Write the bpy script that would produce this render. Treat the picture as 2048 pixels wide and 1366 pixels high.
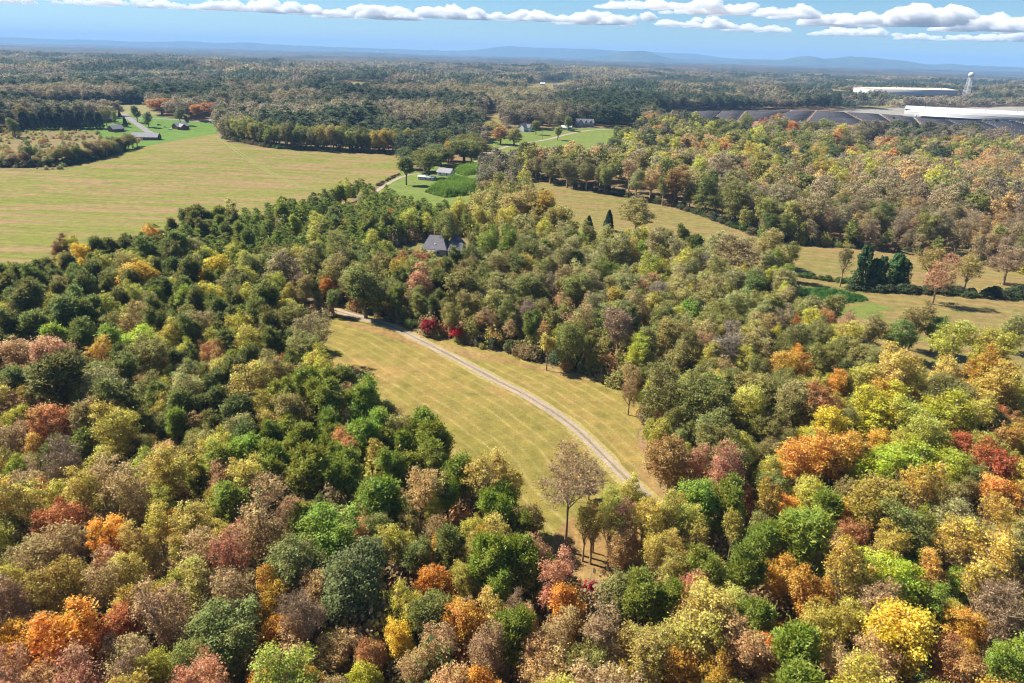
import bpy, math, random
import numpy as np
from mathutils import Matrix, Vector
from mathutils.geometry import delaunay_2d_cdt

for o in list(bpy.data.objects):
    bpy.data.objects.remove(o)
S = bpy.context.scene
COL = S.collection

# ------------------------------------------------------------------ camera
CAM_H, PITCH, ROLL = 90.0, math.radians(22.82), math.radians(1.59)
cam = bpy.data.cameras.new('camera')
cam.sensor_width, cam.lens = 36.0, 24.0
cam.clip_start, cam.clip_end = 1.0, 120000.0
cam_o = bpy.data.objects.new('camera', cam)
COL.objects.link(cam_o)
fwd = Vector((0, math.cos(PITCH), -math.sin(PITCH)))
r0, u0 = Vector((1, 0, 0)), Vector((0, math.sin(PITCH), math.cos(PITCH)))
rt = r0 * math.cos(ROLL) + u0 * math.sin(ROLL)
up = u0 * math.cos(ROLL) - r0 * math.sin(ROLL)
cam_o.matrix_world = Matrix(((rt.x, up.x, -fwd.x, 0), (rt.y, up.y, -fwd.y, 0), (rt.z, up.z, -fwd.z, CAM_H), (0, 0, 0, 1)))
S.camera = cam_o

# ------------------------------------------------------------------ sky, sun, exposure
SUN_AZ, SUN_EL = math.radians(-68), math.radians(47)      # azimuth from +Y towards +X
world = bpy.data.worlds.new('World')
S.world = world
world.use_nodes = True
wn, wl = world.node_tree.nodes, world.node_tree.links
sky = wn.new('ShaderNodeTexSky')
sky.sky_type = 'NISHITA'
sky.sun_disc = False
sky.sun_elevation, sky.sun_rotation = SUN_EL, SUN_AZ
sky.altitude, sky.air_density, sky.dust_density, sky.ozone_density = 300, 1.0, 0.05, 4.0
tint = wn.new('ShaderNodeMixRGB')
tint.blend_type = 'MULTIPLY'
tint.inputs[0].default_value = 1.0
tint.inputs[2].default_value = (0.66, 0.86, 1.0, 1)      # clear, deep autumn blue
wl.new(sky.outputs[0], tint.inputs[1])
wl.new(tint.outputs[0], wn['Background'].inputs[0])
wn['Background'].inputs[1].default_value = 0.051
sun = bpy.data.lights.new('sun', 'SUN')
sun.energy, sun.angle, sun.color = 5.0, math.radians(0.55), (1.0, 0.92, 0.78)
sun_o = bpy.data.objects.new('sun', sun)
COL.objects.link(sun_o)
sd = Vector((math.sin(SUN_AZ) * math.cos(SUN_EL), math.cos(SUN_AZ) * math.cos(SUN_EL), math.sin(SUN_EL)))
sun_o.rotation_euler = sd.to_track_quat('Z', 'Y').to_euler()
sun_o.location = sd * 400
vs = S.view_settings
vs.view_transform, vs.look, vs.exposure, vs.gamma = 'Standard', 'None', 1.27, 1.0
vs.use_curve_mapping = False
cy = S.cycles
cy.max_bounces, cy.diffuse_bounces, cy.glossy_bounces, cy.transmission_bounces, cy.volume_bounces, cy.transparent_max_bounces = 9, 5, 2, 7, 4, 8
cy.filter_width = 1.15
cy.use_denoising = True
cy.use_adaptive_sampling = True
cy.adaptive_threshold = 0.01

# ------------------------------------------------------------------ measured layout, metres east (x) and ahead (y) of the viewpoint
def sstep(a, b, v):
    t = np.clip((v - a) / (b - a), 0.0, 1.0)
    return t * t * (3 - 2 * t)
def terrain(x, y):
    """Height of the ground in metres: level round the meadow, rolling farther off."""
    x = np.asarray(x, float); y = np.asarray(y, float)
    r = np.hypot(x, y)
    a = sstep(230, 900, r)
    h = a * (2.6 * np.sin(x / 118 + 0.6) * np.cos(y / 171 + 0.4) + 2.2 * np.sin(x / 63 - y / 97))
    b = sstep(900, 3500, r)
    h = h + b * (9 * np.sin(x / 410 + 1.3) * np.sin(y / 530 + x / 1900) + 7 * np.sin(y / 290 + 0.7 * np.sin(x / 650)))
    c = sstep(3000, 9000, r)
    return h + c * (16 * np.sin(x / 1500 + 0.5) * np.sin(y / 1300 + 2.0) + 8 * np.sin(y / 760 + x / 2100))
OUTLINES = {'meadow': [(-77.6,232.3),(-63.0,232.5),(-46.7,223.3),(-35.7,220.3),(-24.6,214.8),(-12.2,207.9),(-2.2,204.0),(5.9,199.0),(13.7,193.9),(24.1,188.4),(32.3,181.1),(36.8,176.6),(35.8,161.8),(32.4,148.9),(33.6,137.7),(37.6,128.9),(41.3,120.9),(37.8,114.9),(30.4,108.5),(21.1,94.1),(14.5,88.4),(7.7,90.5),(6.7,96.5),(3.3,106.3),(-1.7,115.4),(-9.7,129.8),(-18.2,136.2),(-26.3,144.7),(-35.2,153.4),(-43.6,163.0),(-51.5,168.5),(-66.9,194.5)],'stubble_field': [(-417.2,480.8),(-377.0,503.5),(-346.8,507.7),(-335.6,516.5),(-336.6,550.7),(-344.5,605.6),(-351.0,670.0),(-354.2,750.3),(-346.5,808.6),(-295.0,704.6),(-243.5,664.0),(-195.3,660.5),(-150.1,669.4),(-112.3,671.2),(-101.2,619.5),(-94.6,562.5),(-98.2,505.4),(-105.4,464.1),(-107.3,430.7),(-116.0,405.2),(-130.7,377.6),(-143.2,352.2),(-158.1,338.3),(-167.2,320.7),(-168.7,293.0),(-173.0,277.8),(-177.7,258.9),(-181.1,246.2),(-185.0,235.7),(-191.8,225.7),(-200.1,210.8)],'lawn': [(-466.1,784.4),(-414.7,702.5),(-344.5,605.6),(-351.0,670.0),(-354.2,750.3),(-346.5,808.6),(-349.6,845.0),(-383.5,911.4),(-409.4,915.3),(-450.4,928.2),(-486.6,942.3),(-519.2,956.4),(-503.6,883.1),(-495.8,846.8),(-504.9,807.3),(-552.6,785.2),(-532.6,751.2),(-489.6,772.1)],'rough_grass': [(-558.3,717.6),(-532.6,751.2),(-489.6,772.1),(-466.1,784.4),(-414.7,702.5),(-344.5,605.6),(-336.6,550.7),(-335.6,516.5),(-346.8,507.7),(-377.0,503.5),(-417.2,480.8)],'hay_field': [(-625.6,911.7),(-695.0,1018.6),(-683.0,1066.2),(-647.3,1108.2),(-604.0,1163.1),(-529.6,1027.5),(-465.4,939.1),(-519.2,956.4),(-536.8,914.2),(-558.9,877.0)],'farm_lawn': [(-98.2,505.4),(-94.6,562.5),(-98.9,604.7),(-74.8,565.9),(-79.9,641.4),(-56.7,613.6),(-39.9,664.3),(-11.8,683.6),(-2.0,662.2),(7.2,621.5),(2.7,576.1),(-3.3,556.6),(-13.3,555.3),(-29.2,553.3),(-22.8,405.8),(-40.8,392.6),(-58.7,397.2),(-69.0,406.8),(-94.6,444.6)],'pasture': [(-51.1,655.0),(-31.2,680.6),(-29.8,703.6),(-37.2,784.5),(-44.2,853.9),(-42.0,882.6),(-3.6,896.5),(35.4,930.7),(111.7,970.3),(172.5,967.4),(160.5,916.0),(130.7,775.1),(98.1,693.0),(67.4,608.8),(55.3,594.2),(20.7,632.3),(5.4,614.9),(-6.5,647.4),(-16.6,679.2)],'harvested_field': [(-1.3,556.9),(6.0,557.9),(16.3,535.1),(39.5,507.0),(69.6,482.5),(99.3,454.4),(115.8,426.8),(125.8,395.5),(138.9,365.1),(153.4,360.2),(178.2,355.4),(200.5,347.2),(221.3,338.3),(242.1,313.7),(260.3,291.0),(156.2,167.6),(140.6,174.4),(129.8,176.5),(121.5,181.5),(111.0,185.5),(107.4,199.2),(107.7,224.3),(113.6,264.6),(125.0,303.6),(92.4,272.8),(86.0,295.4),(70.9,319.3),(50.4,344.0),(29.0,329.6),(29.0,365.5),(15.0,430.2)],'solar_ground': [(224.0,1272.1),(351.1,1394.0),(529.9,1463.0),(665.3,1448.8),(780.6,1495.9),(723.3,1364.4),(941.5,1324.6),(1082.0,1338.6),(539.8,657.7),(535.5,754.0),(570.5,883.9),(522.0,930.0),(505.4,961.2),(426.5,920.4),(395.5,940.1),(340.0,932.5),(286.7,887.1),(231.4,864.7),(182.4,890.9)],'works_yard': [(599.0,1398.4),(697.7,1521.2),(861.0,1655.6),(918.0,1721.9),(1364.1,1700.5),(1082.0,1338.6),(941.5,1324.6),(723.3,1364.4)],'house_garden': [(-66.1,326.1),(-57.7,334.7),(-49.9,347.6),(-25.3,356.9),(-17.7,339.3),(-4.7,326.6),(5.1,310.1),(3.6,274.4),(-10.2,277.3),(-22.9,278.7),(-38.3,284.2),(-50.2,291.1),(-64.6,295.8)],'clearing0': [(-396.7,1503.6),(-476.3,2048.8),(-418.9,2100.0),(-291.4,1443.3),(-336.0,1400.2)],'clearing1': [(-212.5,1543.2),(-287.5,2223.9),(-240.4,2285.0),(-156.0,1434.4)],'clearing2': [(-159.5,1680.2),(-170.0,2398.5),(-121.4,2261.2),(-96.8,1512.6)],'clearing3': [(-9.0,1631.6),(40.7,2738.4),(185.7,2959.8),(178.6,2438.5),(80.7,1624.7)],'clearing4': [(-55.2,1105.1),(-40.7,1248.4),(-22.6,1213.0),(-20.8,821.5),(-39.8,798.8)],'clearing5': [(-1066.3,1690.7),(-1144.0,1868.7),(-823.9,1358.1),(-715.2,1150.8)],'clearing6': [(-900.4,2155.4),(-926.4,2335.8),(-690.2,1767.8),(-697.0,1694.0)],'clearing7': [(414.0,869.2),(465.4,911.3),(440.2,841.4),(389.9,746.1),(326.8,688.1),(291.2,673.2),(317.0,711.7)]}
LINES = {'gravel_track': [(-73.3,243.4),(-62.1,236.2),(-53.6,231.1),(-45.5,226.8),(-39.2,221.0),(-27.2,208.5),(-16.3,196.8),(-5.6,184.8),(4.2,174.6),(11.0,166.0),(16.0,158.6),(19.4,151.8),(22.5,144.8),(25.3,138.4),(27.8,132.7),(31.5,125.8),(34.7,117.2)],'farm_road': [(-56.8,549.6),(-46.1,590.4),(-34.5,651.0),(-28.1,700.1),(-18.3,741.5),(-2.7,778.0),(19.9,804.5),(38.2,835.3),(58.5,878.1),(80.4,920.1),(109.7,951.6),(176.5,990.9)],'field_lane': [(-97.7,457.5),(-95.8,492.8),(-92.9,517.4),(-89.4,544.8),(-78.0,559.9),(-56.8,549.6)],'cul_de_sac_lane': [(-528.1,954.1),(-481.0,883.4),(-448.2,840.6),(-413.3,793.6),(-392.6,771.8)],'side_road': [(-534.3,856.7),(-515.8,877.2),(-488.4,897.7),(-453.2,913.5),(-414.2,911.8),(-377.5,915.7)],'tire_tracks': [(-335.1,784.0),(-258.4,641.3),(-226.5,591.1),(-192.2,539.4),(-164.7,500.9),(-142.5,474.0)]}
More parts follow.
